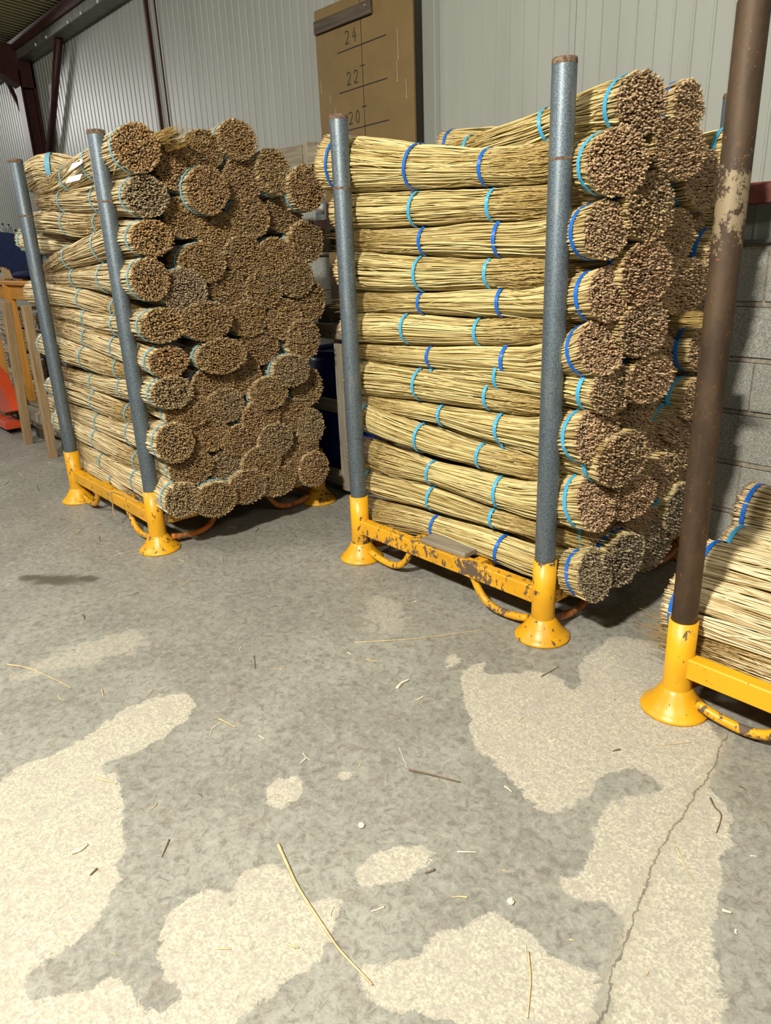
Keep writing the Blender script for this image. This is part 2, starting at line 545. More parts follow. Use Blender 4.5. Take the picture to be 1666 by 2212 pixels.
# ------------------------------------------------------------------ floor with worn patches
PATCHES = [
    [(-150, 1790), (0, 1692), (40, 1655), (120, 1625), (190, 1590), (250, 1540), (330, 1508), (400, 1490), (425, 1520), (410, 1552),
     (370, 1575), (330, 1610), (260, 1635), (222, 1650), (225, 1665), (255, 1680), (268, 1720), (268, 1800), (262, 1870),
     (240, 1930), (215, 1980), (170, 2030), (110, 2070), (60, 2095), (50, 2120), (65, 2150), (150, 2155), (200, 2130),
     (240, 2115), (285, 2130), (298, 2165), (310, 2180), (360, 2180), (395, 2150), (398, 2130), (375, 2110), (350, 2080),
     (335, 2055), (345, 2010), (370, 1970), (410, 1930), (440, 1916), (475, 1935), (490, 1965), (510, 1955), (508, 1915),
     (530, 1885), (570, 1870), (610, 1872), (630, 1890), (640, 1930), (665, 1945), (730, 1938), (728, 1985), (705, 2030),
     (700, 2070), (650, 2110), (600, 2130), (560, 2165), (520, 2200), (480, 2240), (380, 2300), (0, 2420), (-250, 2400)],
    [(570, 1705), (600, 1685), (640, 1665), (657, 1680), (650, 1715), (610, 1745), (580, 1745)],
    [(732, 1670), (745, 1663), (757, 1668), (752, 1680), (736, 1681)],
    [(770, 1880), (800, 1850), (835, 1830), (890, 1825), (930, 1835), (940, 1850), (930, 1875), (900, 1890), (860, 1905), (810, 1915), (768, 1912)],
    [(778, 2090), (800, 2070), (860, 2075), (895, 2080), (920, 2040), (960, 2015), (1010, 2005), (1040, 1970), (1060, 1970),
     (1100, 1990), (1130, 2000), (1150, 2020), (1175, 2055), (1240, 2085), (1290, 2095), (1300, 2110), (1290, 2150),
     (1270, 2212), (1150, 2290), (1010, 2240), (960, 2195), (880, 2190), (820, 2180), (790, 2150)],
    [(985, 1480), (1010, 1440), (1060, 1425), (1040, 1445), (1060, 1460), (1120, 1450), (1180, 1450), (1215, 1470),
     (1240, 1490), (1260, 1475), (1250, 1430), (1275, 1410), (1310, 1380), (1340, 1372), (1450, 1395), (1500, 1450),
     (1530, 1570), (1560, 1590), (1555, 1640), (1530, 1690), (1575, 1750), (1590, 1810), (1560, 1860), (1555, 1930),
     (1540, 2000), (1545, 2050), (1560, 2100), (1565, 2212), (1520, 2300), (1320, 2300), (1310, 2180), (1330, 2090),
     (1345, 2040), (1350, 1990), (1330, 1960), (1280, 1945), (1230, 1945), (1210, 1915), (1225, 1890), (1270, 1870),
     (1280, 1810), (1300, 1750), (1330, 1720), (1420, 1715), (1435, 1700), (1400, 1670), (1350, 1660), (1290, 1680),
     (1290, 1710), (1210, 1755), (1170, 1755), (1130, 1720), (1080, 1660), (1020, 1610), (1010, 1550), (1000, 1500)],
    [(955, 1425), (980, 1412), (998, 1425), (985, 1440), (962, 1445)],
]
FAINT = [
    [(10, 1460), (60, 1430), (130, 1395), (200, 1370), (300, 1352), (345, 1385), (300, 1412), (250, 1430), (150, 1445), (90, 1475), (35, 1485)],
    [(780, 1285), (835, 1275), (885, 1310), (895, 1355), (850, 1385), (790, 1370), (770, 1330)],
    [(820, 1390), (860, 1385), (850, 1408), (825, 1408)],
    [(650, 1560), (690, 1545), (695, 1560), (660, 1572)],
]
CRACK = [(1568, 1590), (1540, 1660), (1490, 1735), (1440, 1810), (1415, 1860), (1390, 1930), (1355, 2030), (1325, 2100), (1300, 2212), (1280, 2330)]


def build_floor():
    def line(a, b, st):
        return np.arange(a, b, st)
    xs = np.concatenate([line(-17, -5.2, 0.8), line(-5.2, 0.7, 0.0155), line(0.7, 9.1, 0.8)])
    ys = np.concatenate([line(-10, -0.3, 0.8), line(-0.3, 2.75, 0.0155), line(2.75, 3.7, 0.12), [3.8]])
    X, Y = np.meshgrid(xs, ys, indexing='ij')
    pts = np.stack([X.ravel(), Y.ravel()], 1)
    nx, ny = X.shape

    def sdf(poly):
        poly = np.array([on_floor(p)[:2] for p in poly])
        # round the corners a little
        q = []
        for i in range(len(poly)):
            a, b = poly[i], poly[(i+1) % len(poly)]
            q.append(a*0.75+b*0.25); q.append(a*0.25+b*0.75)
        poly = np.array(q)
        out = np.full(len(pts), -0.5)
        lo = poly.min(0)-0.15; hi = poly.max(0)+0.15
        sel = np.where(np.all((pts > lo) & (pts < hi), axis=1))[0]
        p = pts[sel]
        d = np.full(len(p), 9.0); inside = np.zeros(len(p), bool)
        for i in range(len(poly)):
            a, b = poly[i], poly[(i+1) % len(poly)]
            e = b-a; w = p-a
            t = np.clip((w @ e)/(e @ e), 0, 1)
            d = np.minimum(d, np.hypot(*(w-t[:, None]*e).T))
            c = ((a[1] > p[:, 1]) != (b[1] > p[:, 1]))
            with np.errstate(divide='ignore', invalid='ignore'):
                xi = (b[0]-a[0])*(p[:, 1]-a[1])/(b[1]-a[1])+a[0]
            inside ^= c & (p[:, 0] < xi)
        out[sel] = np.where(inside, d, -d)
        return out

    worn = np.max([sdf(p) for p in PATCHES], axis=0)
    faint = np.max([sdf(p) for p in FAINT], axis=0)
    cl = np.array([on_floor(p)[:2] for p in CRACK])
    cd = np.full(len(pts), 9.0)
    for a, b in zip(cl[:-1], cl[1:]):
        e = b-a; w = pts-a
        t = np.clip((w @ e)/(e @ e), 0, 1)
        dv = w-t[:, None]*e
        dist = np.hypot(*dv.T)*np.sign(e[0]*w[:, 1]-e[1]*w[:, 0]+1e-9)
        cd = np.where(np.abs(dist) < np.abs(cd), dist, cd)
    st = np.zeros(len(pts))
    for (px, rx, ry) in (((130, 1253), 0.20, 0.085), ((70, 1248), 0.10, 0.05), ((190, 1250), 0.08, 0.05)):
        c = on_floor(px)[:2]
        dx = pts-c
        u = (dx @ np.array([0.76, 0.65]))/rx; v = (dx @ np.array([-0.65, 0.76]))/ry
        st = np.maximum(st, np.exp(-(u*u+v*v)))
    i = np.arange(nx-1)[:, None]; j = np.arange(ny-1)[None, :]
    a = (i*ny+j).ravel()
    q = np.stack([a, a+ny, a+ny+1, a+1], 1)
    V = np.column_stack([pts, np.zeros(len(pts))])
    me = fast_mesh('floor', V, quads=q, smooth=False,
                   attrs={'worn': worn, 'faint': faint, 'crack': cd, 'stain': st})
    o = put('floor', me, M['floor'], kind='structure')
    return o


build_floor()

# ------------------------------------------------------------------ back wall: blocks below, ribbed cladding above
WY = 3.5
wall = put('wall_back', span_me('wall_back', (-16.0, 8.0), (WY+0.006, WY+0.2), (0, 1.447), 0), M['mortar'], kind='structure')
course = [0.0, 0.21, 0.457, 0.705, 0.952, 1.2, 1.447]
bm_cache = {}
X_JOINT = float(on_y((1625, 835), WY)[0])
for r in range(6):
    z0, z1 = course[r], course[r+1]
    h = (z1-z0)-0.026
    off = X_JOINT + (0.25 if r in (0, 2, 4) else 0.0)
    # the picture shows a joint in the second and fourth courses at the same place
    off = X_JOINT + (0.0 if r in (1, 3, 5) else 0.25)
    k = 0
    x = off - 0.5*int((off+15.5)/0.5)
    while x < 2.2:
        key = round(h, 3)
        if key not in bm_cache:
            bm_cache[key] = box_me('block', 0.492, 0.06, h, 0.003)
            bm_cache[key].materials.append(M['block'])
        put('block', bm_cache[key], None, wall, (x+0.25, WY+0.026+random.uniform(-0.003, 0.003), z0+h/2))
        x += 0.5
    if r < 5:
        put('mortar_line', span_me('mortar_line', (-16, 2.4), (WY+0.003, WY+0.01), (z0+h, z0+h+0.003), 0), M['joint'], wall)

RIB = 0.0945


def ribbed(name, nrib, length, depth=0.0055):
    # cross-section runs along +x, ribs stick out towards -y, extruded along z
    prof = []
    for i in range(nrib):
        x = i*RIB
        prof += [(x, 0), (x+RIB*0.44, 0), (x+RIB*0.48, -depth), (x+RIB*0.58, -depth), (x+RIB*0.62, 0)]
    prof.append((nrib*RIB-0.003, 0)); prof.append((nrib*RIB-0.0025, 0.008))
    prof = np.array(prof); n = len(prof)
    V = np.zeros((2*n, 3)); V[:n, :2] = prof; V[n:, :2] = prof; V[n:, 2] = length
    q = [(i, i+1, n+i+1, n+i) for i in range(n-1)]
    return fast_mesh(name, V, quads=q, smooth=False)


clad = put('wall_upper', span_me('wall_upper', (-16, 8), (WY+0.03, WY+0.08), (1.447, 4.1), 0), M['zinc'], kind='structure')
pm = ribbed('cladding_panel', 10, 2.62); pm.materials.append(M['cladding'])
pw = RIB*10
xr = float(on_y((1253, 150), WY)[0]) - 0.53*RIB     # line a rib up with one in the picture
x0 = xr - pw*15
for i in range(25):
    put('cladding_panel', pm, None, clad, (x0+i*pw, WY+0.022, 1.45))
# dark cover strip over one seam
xs = float(on_y((330, 135), WY)[0])
put('cover_strip', span_me('cover_strip', (xs-0.016, xs+0.014), (WY-0.012, WY+0.02), (1.45, 4.0), 0.002), M['maroon'], clad)
put('cover_strip', span_me('cover_strip', (xs+0.15, xs+0.155), (WY+0.005, WY+0.02), (1.45, 4.0), 0.001), M['maroon'], clad)

girt = put('trim_1', span_me('trim_1', (-16, 8), (WY-0.11, WY+0.02), (1.605, 1.69), 0.006), M['girt'], kind='structure')
put('bottom_flashing', span_me('bottom_flashing', (-16, 8), (WY-0.02, WY+0.03), (1.447, 1.463), 0.002), M['zinc'], girt)

# eaves, portal frame and roof
eav = put('trim_2', span_me('trim_2', (-16, 8), (WY-0.17, WY+0.03), (3.70, 3.86), 0.006), M['zinc'], kind='structure')
put('eaves_rail', span_me('eaves_rail', (-16, 8), (WY-0.20, WY-0.165), (3.79, 3.90), 0.004), M['maroon'], eav)
bolt = lathe_me('bolt', [(0.0, 0.0), (0.016, 0.0), (0.016, 0.012), (0.0, 0.014)], 6)
bolt.materials.append(M['label_white'])
for (px, py) in ((218, 44), (178, 44), (150, 62), (104, 98), (81, 114)):
    p = on_y((px, py), WY-0.17)
    put('bolt', bolt, None, eav, (p[0], WY-0.17, min(max(p[2], 3.715), 3.78)), (math.pi/2, 0, 0))

col = put('trim_3', span_me('trim_3', (-10.36, -10.16), (3.315, 3.335), (0, 3.6), 0.002), M['maroon'], kind='structure')
put('column_web', span_me('column_web', (-10.275, -10.245), (3.33, 3.49), (0, 3.72), 0.002), M['maroon'], col)
put('column_flange', span_me('column_flange', (-10.36, -10.16), (3.47, 3.49), (0, 3.72), 0.002), M['maroon'], col)
# haunched rafter as a real tapered box
raf = bmesh.new()
pr = [(3.49, 3.42), (3.33, 3.42), (2.55, 3.88), (-8.0, 4.75), (-8.0, 5.08), (3.49, 3.83)]
va = [raf.verts.new((-10.36, y, z)) for y, z in pr]; vb = [raf.verts.new((-10.16, y, z)) for y, z in pr]
raf.faces.new(va[::-1]); raf.faces.new(vb)
for i in range(6):
    j = (i+1) % 6
    raf.faces.new((va[i], va[j], vb[j], vb[i]))
rme = bpy.data.meshes.new('rafter'); bmesh.ops.recalc_face_normals(raf, faces=raf.faces[:]); raf.to_mesh(rme); raf.free()
put('rafter', rme, M['maroon'], col)
b0 = on_y((127, 82), WY-0.08); b1 = on_y((106, 345), WY-0.06)
put('diagonal_brace', tube_me('diagonal_brace', [b0, b1], 0.045, 4), M['maroon'], col)
b0 = on_y((17, 178), 3.4); b1 = on_y((57, 262), 3.4)
put('diagonal_brace', tube_me('diagonal_brace', [b0, b1], 0.03, 4), M['maroon'], col)

ceil = put('ceiling', box_me('ceiling', 24, 12.2, 0.04, 0, (0, -6.1, 0.05)), M['zinc'], kind='structure', loc=(-4, WY+0.1, 3.88))
ceil.rotation_euler = (math.radians(-6.6), 0, 0)
cm = ribbed('roof_panel', 10, 12.1, 0.004); cm.materials.append(M['ceiling'])
for i in range(25):
    put('roof_panel', cm, None, ceil, (-12+i*pw, 0, 0.03), (math.radians(90), 0, 0))

# ------------------------------------------------------------------ straw bundles
NS = 5


def tubes(Cn, Rd, sides, tone, cut, tip, cap=False):
    """Cn [k,m,3] centres in bundle space (axis along -x), Rd [k,m] radii."""
    k, m, _ = Cn.shape
    a = np.linspace(0, 2*np.pi, sides, endpoint=False)+0.3
    V = np.repeat(Cn[:, :, None, :], sides, axis=2)
    V[..., 1] += Rd[:, :, None]*np.cos(a); V[..., 2] += Rd[:, :, None]*np.sin(a)
    base = (np.arange(k)*m*sides)[:, None, None]
    i = np.arange(m-1)[None, :, None]; s = np.arange(sides)[None, None, :]
    A = base+i*sides+s; B = base+i*sides+(s+1) % sides
    q = np.stack([A, A+sides, B+sides, B], -1).reshape(-1, 4)
    V = V.reshape(-1, 3)
    T = np.repeat(tone, m*sides)
    Cc = np.repeat(cut.reshape(-1), sides); Tp = np.repeat(tip.reshape(-1), sides)
    t = np.zeros((0, 3), int)
    if cap:   # centre is ring 0 = the cut end
        c0 = len(V)
        cen = Cn[:, 0, :].copy(); cen[:, 0] += 0.002
        V = np.vstack([V, cen]); T = np.r_[T, tone]; Cc = np.r_[Cc, np.ones(k)]; Tp = np.r_[Tp, np.zeros(k)]
        b2 = (np.arange(k)*m*sides)[:, None]; s2 = np.arange(sides)[None, :]
        t = np.stack([np.broadcast_to(c0+np.arange(k)[:, None], (k, sides)), b2+s2, b2+(s2+1) % sides], -1).reshape(-1, 3)
    return V, t, q, T, Cc, Tp


class Bundle:
    """Geometry of one tied bundle: cut ends at the origin, stalks running along -x, then bent along a path."""

    def __init__(self, seed, path=None, rad=None, stalk=0.0035, squash=1.0, fluff=1.0):
        self.g = np.random.default_rng(seed)
        if path is None:
            g = self.g
            path = [(0, 0, 0), (-0.45, g.uniform(-.01, .01), g.uniform(-.012, .008)),
                    (-0.9, g.uniform(-.02, .02), g.uniform(-.02, .01)), (-1.32, g.uniform(-.03, .03), g.uniform(-.03, .01))]
            rad = [0.11, 0.099, 0.084, 0.08]
        self.P = smooth_path(path, 41)
        d = np.r_[0, np.cumsum(np.linalg.norm(np.diff(self.P, axis=0), axis=1))]
        self.L = d[-1]; self.S = d/d[-1]
        self.squash = squash; self.stalk = stalk; self.fluff = fluff
        dd = np.r_[0, np.cumsum(np.linalg.norm(np.diff(np.array(path, float), axis=0), axis=1))]
        self.rs = dd/dd[-1]; self.rr = np.array(rad, float)
        T = np.gradient(self.P, axis=0); T /= np.linalg.norm(T, axis=1)[:, None]
        self.T = T
        N = np.array([0, 1.0, 0])-T*T[:, 1:2]; N /= np.linalg.norm(N, axis=1)[:, None]
        self.N = N; self.B = np.cross(-T, N)

    def prof(self, s):
        return np.interp(np.clip(s, 0, 1), self.rs, self.rr)

    def bend(self, V):
        u = -V[:, 0]/self.L
        uc = np.clip(u, 0, 1)
        f = [np.stack([np.interp(uc, self.S, A[:, i]) for i in range(3)], 1) for A in (self.P, self.T, self.N, self.B)]
        # a flattened cut end rounds off along the bundle
        sq = 1+(self.squash-1)*np.clip(1-uc*2.2, 0, 1)[:, None]
        return f[0]+f[1]*((u-uc)*self.L)[:, None]+f[2]*V[:, 1:2]*sq+f[3]*V[:, 2:3]

    def build(self, long_sides=True):
        g = self.g
        R0 = self.rr[0]; rs = self.stalk
        n = int(0.80*(R0/rs)**2)
        parts = []
        # ---- inner stalks: only their ends can be seen
        i = np.arange(n); rr = np.sqrt((i+0.5)/n); th = i*2.399963+g.uniform(0, 6)
        sel = rr < 0.9
        rr, th = rr[sel], th[sel]; k = len(rr)
        y = rr*R0*np.cos(th)+g.normal(0, rs*0.35, k); z = rr*R0*np.sin(th)+g.normal(0, rs*0.35, k)
        ext = g.normal(0, 0.0042, k)+0.004*np.cos(rr*2)+g.choice([0, 0.008], k, p=[0.95, 0.05])-g.choice([0, 0.022], k, p=[0.94, 0.06])
        u = np.stack([ext, ext-0.008, ext-0.03, np.full(k, -0.12)], 1)
        Cn = np.zeros((k, 4, 3)); Cn[:, :, 0] = u
        jy = g.normal(0, rs*0.5, (k, 2)); jz = g.normal(0, rs*0.5, (k, 2))
        Cn[:, :, 1] = y[:, None]; Cn[:, :, 2] = z[:, None]
        Cn[:, 0, 1] += jy[:, 0]; Cn[:, 0, 2] += jz[:, 0]
        Cn[:, 1, 1] += jy[:, 1]*0.5; Cn[:, 1, 2] += jz[:, 1]*0.5
        rad = rs*g.uniform(0.75, 1.12, k)[:, None]*np.array([0.95, 1.06, 0.9, 0.9])[None]
        cut = np.broadcast_to(np.array([1, 0.8, 0.5, 0.3]), (k, 4)); tip = np.zeros((k, 4))
        parts.append(tubes(Cn, rad, NS, g.uniform(0, 1, k), cut, tip, cap=True))
        # ---- outer stalks, whole length
        m = 13
        circ = 2*np.pi*R0/(2*rs)
        lay = [(int(circ*0.90), 0.0, 1.0, 0.11, NS), (int(circ*1.0), -0.9, 1.0, 0.12, 4), (int(circ*0.8), -2.1, 1.05, 0.14, 4), (int(circ*0.16), 0.35, 0.8, 0.5, NS)]
        for (kk, dr, rf, wander, sides) in lay:
            sv = np.linspace(0, 1, m)**1.0
            th0 = np.linspace(0, 2*np.pi, kk, endpoint=False)+g.normal(0, 0.03, kk)
            fr = g.uniform(0.6, 1.6, (kk, 1)); ph = g.uniform(0, 6.28, (kk, 1))
            th = th0[:, None]+wander*np.sin(fr*np.pi*sv[None]*1.6+ph)*np.minimum(1, sv[None]*6)
            R = self.prof(sv)[None]
            rho = R-rs*0.9+dr*rs*1.3+g.normal(0, 0.0022, (kk, 1))+g.normal(0, 0.0012, (kk, m))
            # the ties pull the stalks in a little
            for st in self.ties:
                rho = rho-(0.004+max(0, dr)*rs*1.6)*np.exp(-((sv[None]-st)/0.06)**2)
            e = g.normal(0, 0.0045, kk)
            Ls = self.L*g.uniform(0.86, 1.0, kk)
            x = -sv[None]*Ls[:, None]; x[:, 0] = e; x[:, 1] = np.minimum(x[:, 1], -0.06)
            Cn = np.stack([x, rho*np.cos(th), rho*np.sin(th)], -1)
            # add rings near the cut end
            ring = Cn[:, :1].copy(); ring[:, 0, 0] -= 0.010
            Cn = np.concatenate([Cn[:, :1], ring, Cn[:, 1:]], 1)
            Cn[:, 0, 1:] *= (1+g.normal(0.012, 0.02, (kk, 1)))
            mm = m+1
            taper = np.interp(np.r_[0, 0.02, sv[1:]], [0, .05, .5, .8, 1], [1.05, 1, 0.80, 0.52, 0.28])
            rad = rs*rf*g.uniform(0.72, 1.1, (kk, 1))*taper[None]
            cut = np.broadcast_to(np.r_[1, 0.25, np.zeros(mm-2)], (kk, mm))
            tip = np.broadcast_to(np.interp(np.r_[0, 0.02, sv[1:]], [0, 0.7, 1], [0, 0, 0.7]), (kk, mm))
            parts.append(tubes(Cn, rad, sides, g.uniform(0, 1, kk), cut, tip, cap=True))
        # ---- fine seed-head fringe at the far end
        kk = int(300*self.fluff)
        a0 = g.uniform(0, 2*np.pi, kk); r0 = np.sqrt(g.uniform(0.25, 1, kk))
        s0 = g.uniform(0.66, 0.86, kk); s1 = s0+g.uniform(0.10, 0.24, kk)
        sv = np.linspace(0, 1, 5)
        S = s0[:, None]+(s1-s0)[:, None]*sv[None]
        Rr = self.prof(S)*r0[:, None]*(1+0.10*sv[None]**2*g.uniform(0, 1.6, (kk, 1)))
        A = a0[:, None]+g.normal(0, 0.22, (kk, 1))*sv[None]+g.normal(0, 0.03, (kk, 5))
        Cn = np.stack([-S*self.L, Rr*np.cos(A)+g.normal(0, 0.002, (kk, 5)), Rr*np.sin(A)+g.normal(0, 0.002, (kk, 5))], -1)
        rad = 0.0016*g.uniform(0.6, 1.2, (kk, 1))*np.array([1, 1, 0.9, 0.7, 0.35])[None]
        parts.append(tubes(Cn, rad, 3, g.uniform(0, 1, kk), np.zeros((kk, 5)), np.broadcast_to(np.array([.2, .6, .9, 1, 1]), (kk, 5))))
        # ---- packed core, its darkest tone paints in the shade between the stalks
        sv = np.linspace(0.03, 0.93, 12)
        Cn = np.zeros((1, 12, 3)); Cn[0, :, 0] = -sv*self.L
        rad = (self.prof(sv)*0.94-0.014)[None]*np.r_[0.001, np.ones(10), 0.3][None]
        Cn[0, 0, 0] = Cn[0, 1, 0]+0.03
        parts.append(tubes(Cn, rad, 18, np.array([0.0]), np.broadcast_to(np.r_[1, 1, np.zeros(10)], (1, 12)),
                           np.broadcast_to(np.r_[np.zeros(8), 0.4, 0.7, 1, 1], (1, 12))))
        V, Tq, Q, A1, A2, A3 = [], [], [], [], [], []
        o = 0
        for (v, t, q, t1, c1, p1) in parts:
            V.append(v); Tq.append(t+o); Q.append(q+o); A1.append(t1); A2.append(c1); A3.append(p1); o += len(v)
        V = self.bend(np.concatenate(V))
        return fast_mesh('stalks', V, np.concatenate(Tq), np.concatenate(Q), True,
                         {'tone': np.concatenate(A1), 'cut': np.concatenate(A2), 'tip': np.concatenate(A3)})

    def strap(self, s, width):
        g = self.g
        n = 52
        a = np.linspace(0, 2*np.pi, n, endpoint=False)
        r = self.prof(s)+0.0002+g.normal(0, 0.0004, n)
        tilt = g.normal(0, 0.03, 2)
        V = []
        for (dx, dr) in ((-0.5, 0), (-0.5, 0.0022), (0.5, 0.0022), (0.5, 0)):
            rr = r+dr
            x = -s*self.L+dx*width+rr*(np.cos(a)*tilt[0]+np.sin(a)*tilt[1])
            V.append(np.stack([x, rr*np.cos(a), rr*np.sin(a)], 1))
        V = self.bend(np.concatenate(V))
        q = []
        for i in range(4):
            j = (i+1) % 4
            for k in range(n):
                l = (k+1) % n
                q.append((i*n+k, j*n+k, j*n+l, i*n+l))
        return fast_mesh('strap', V, quads=q, smooth=False)


BUNDLES = []     # (root, rack key, y, z, fields) for the labels


def lay_bundle(path, rad, ties, strapm, strapw, straw, endcol, seed, squash=1.0, stalk=0.0034, fluff=1.0, cat_key=None):
    """path: world points from cut end to tips."""
    path = np.array(path, float); loc = path[0].copy()
    b = Bundle(seed, path-loc, rad, stalk, squash, fluff)
    b.ties = ties
    root = bpy.data.objects.new('straw_bundle', None); C.objects.link(root)
    root.empty_display_size = 0.05; root.location = loc
    st = put('stalks', b.build(), M[straw], root, kind='stuff')
    st.color = (*endcol, 1)
    for t in ties:
        put('strap', b.strap(t, strapw), M[strapm], root)
    return root


VARIANT = {}


def variant(idx, strapm, strapw, straw):
    key = (idx, strapm, strapw, straw)
    if key not in VARIANT:
        bk = ('geo', idx, straw)
        if bk not in VARIANT:
            b = Bundle(900+idx); b.ties = [0.04, 0.38, 0.68]
            me = b.build(); me.materials.append(M[straw])
            VARIANT[bk] = (b, me)
        b, me = VARIANT[bk]
        ss = []
        for t in b.ties:
            s = b.strap(t, strapw); s.materials.append(M[strapm]); ss.append(s)
        VARIANT[key] = (me, ss)
    return VARIANT[key]


def copy_bundle(loc, ry, rz, yaw, pitch, roll, strapm, strapw, straw, endcol, idx, length=1.0):
    me, ss = variant(idx, strapm, strapw, straw)
    root = bpy.data.objects.new('straw_bundle', None); C.objects.link(root)
    root.empty_display_size = 0.05
    root.location = loc
    root.rotation_euler = (0, pitch, yaw)
    root.scale = (length, ry/0.11, rz/0.11)
    st = put('stalks', me, None, root, rot=(roll, 0, 0), kind='stuff'); st.color = (*endcol, 1)
    for s in ss:
        put('strap', s, None, root, rot=(roll, 0, 0))
    return root


def jit(c, f=0.10):
    k = 1+random.uniform(-f, f)
    return tuple(max(0, x*k*(1+random.uniform(-0.03, 0.03))) for x in c)


BROWN = (0.32, 0.195, 0.078)
GREYB = (0.30, 0.225, 0.135)
MIDB = (0.31, 0.212, 0.105)
PINKB = (0.43, 0.285, 0.165)
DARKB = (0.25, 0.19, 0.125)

# ---- rack of brown-ended bundles (nearest the timber crate)
LXF = -3.42
LF = {  # cut-end faces: px centre, half width, half height, push out, colour
    1: (297, 319, 51, 56, 0.05, BROWN), 2: (318, 424, 50, 48, 0.03, GREYB), 3: (381, 359, 40, 52, 0.0, BROWN),
    4: (441, 323, 40, 43, 0.0, BROWN), 5: (450, 411, 45, 51, 0.05, BROWN), 6: (515, 301, 39, 43, 0.02, BROWN),
    7: (527, 386, 40, 49, 0.01, BROWN), 8: (592, 370, 36, 49, 0.03, BROWN), 9: (664, 406, 37, 48, 0.06, BROWN),
    10: (329, 514, 48, 42, 0.02, BROWN), 11: (399, 470, 40, 44, -0.02, BROWN), 12: (470, 498, 42, 42, 0.0, BROWN),
    13: (542, 470, 40, 44, 0.0, BROWN), 14: (614, 460, 38, 42, -0.02, BROWN), 15: (663, 522, 36, 44, 0.01, BROWN),
    16: (326, 604, 42, 49, 0.03, BROWN), 17: (399, 628, 47, 47, 0.03, GREYB), 18: (439, 568, 47, 43, 0.02, BROWN),
    19: (529, 552, 42, 42, 0.0, BROWN), 20: (596, 552, 36, 38, 0.0, BROWN), 21: (641, 601, 37, 41, 0.01, BROWN),
    22: (498, 626, 41, 40, 0.0, BROWN), 23: (572, 624, 38, 41, 0.01, BROWN), 24: (669, 650, 34, 43, 0.0, BROWN),
    25: (354, 703, 52, 40, 0.02, BROWN), 26: (448, 694, 52, 42, 0.03, BROWN), 27: (366, 782, 51, 36, 0.0, BROWN),
    28: (480, 770, 50, 38, 0.04, BROWN), 29: (538, 689, 38, 39, 0.0, BROWN), 30: (617, 690, 37, 43, 0.01, BROWN),
    31: (657, 734, 34, 43, 0.01, BROWN), 32: (560, 750, 43, 38, 0.0, BROWN), 33: (631, 801, 38, 34, 0.03, MIDB),
    34: (374, 848, 50, 37, 0.02, MIDB), 35: (462, 829, 42, 38, 0.0, BROWN), 36: (525, 815, 40, 38, 0.0, BROWN),
    37: (665, 837, 31, 41, 0.0, BROWN), 38: (583, 849, 39, 34, 0.02, BROWN), 39: (410, 890, 50, 35, 0.0, BROWN),
    40: (488, 877, 40, 37, 0.0, MIDB), 41: (566, 903, 41, 38, 0.02, BROWN), 42: (638, 897, 35, 35, 0.0, BROWN),
    43: (672, 923, 28, 39, 0.01, MIDB), 44: (379, 957, 43, 45, 0.02, BROWN), 45: (453, 940, 42, 36, 0.0, BROWN),
    46: (526, 950, 41, 34, 0.0, BROWN), 47: (597, 952, 36, 36, 0.03, MIDB), 48: (652, 971, 36, 34, 0.0, BROWN),
    49: (414, 1010, 46, 37, 0.0, BROWN), 50: (496, 1008, 40, 36, 0.0, MIDB), 51: (566, 1000, 40, 35, 0.02, BROWN),
    52: (629, 1014, 36, 34, 0.01, BROWN), 53: (680, 1014, 31, 37, 0.03, BROWN), 54: (397, 1081, 41, 40, 0.03, MIDB),
    55: (468, 1080, 43, 37, 0.04, BROWN), 56: (537, 1052, 42, 36, 0.03, BROWN), 57: (604, 1040, 38, 31, 0.02, BROWN),
}


def face_world(px, py, rx, ry, xf):
    c = on_x((px, py), xf)
    y0 = on_x((px-rx, py), xf)[1]; y1 = on_x((px+rx, py), xf)[1]
    z0 = on_x((px, py+ry), xf)[2]; z1 = on_x((px, py-ry), xf)[2]
    return c, abs(y1-y0)/2, abs(z1-z0)/2


def side_pts(pts, yplane):
    out, rad = [], []
    for p in pts:
        y = p[3] if len(p) > 3 else yplane
        w = on_y((p[0], p[1]), y)
        out.append(w); rad.append(p[2]*depth_of(w)/FPX)
    return out, rad


def strap_s(path, px, yfront):
    """fraction along path for a strap seen at pixel px (x, y)"""
    path = np.array(path)
    x = on_y(px, yfront)[0]
    P = smooth_path(path, 60)
    d = np.r_[0, np.cumsum(np.linalg.norm(np.diff(P, axis=0), axis=1))]; d /= d[-1]
    o = np.argsort(P[:, 0])
    return float(np.clip(np.interp(x, P[o, 0], d[o]), 0.03, 0.95))


LYA = 1.585
L_FRONT = [  # (face or None for tips to the right, side points left->right (px, y, half), strap pixels)
    (1, [(92, 412, 20), (140, 396, 28), (200, 362, 36)], [(133, 400), (188, 362)]),
    (2, [(86, 437, 19), (140, 435, 25), (200, 432, 28)], [(121, 435), (198, 432)]),
    (10, [(101, 584, 13), (135, 566, 23), (206, 541, 33), (268, 520, 40)], [(135, 566), (206, 541)]),
    (16, [(104, 602, 13), (146, 601, 20), (217, 600, 30)], [(146, 601), (217, 600)]),
    (25, [(112, 669, 14), (168, 682, 19), (244, 697, 27)], [(168, 682), (244, 695)]),
    (27, [(118, 702, 18), (173, 720, 23), (238, 741, 28)], [(173, 720), (238, 741)]),
    (34, [(128, 803, 15), (185, 819, 19), (255, 833, 25)], [(185, 819), (255, 833)]),
    (44, [(138, 878, 17), (198, 901, 21), (276, 928, 28)], [(198, 901), (276, 928)]),
    (54, [(152, 946, 18), (210, 979, 24), (290, 1024, 31)], [(210, 979), (290, 1024)]),
]
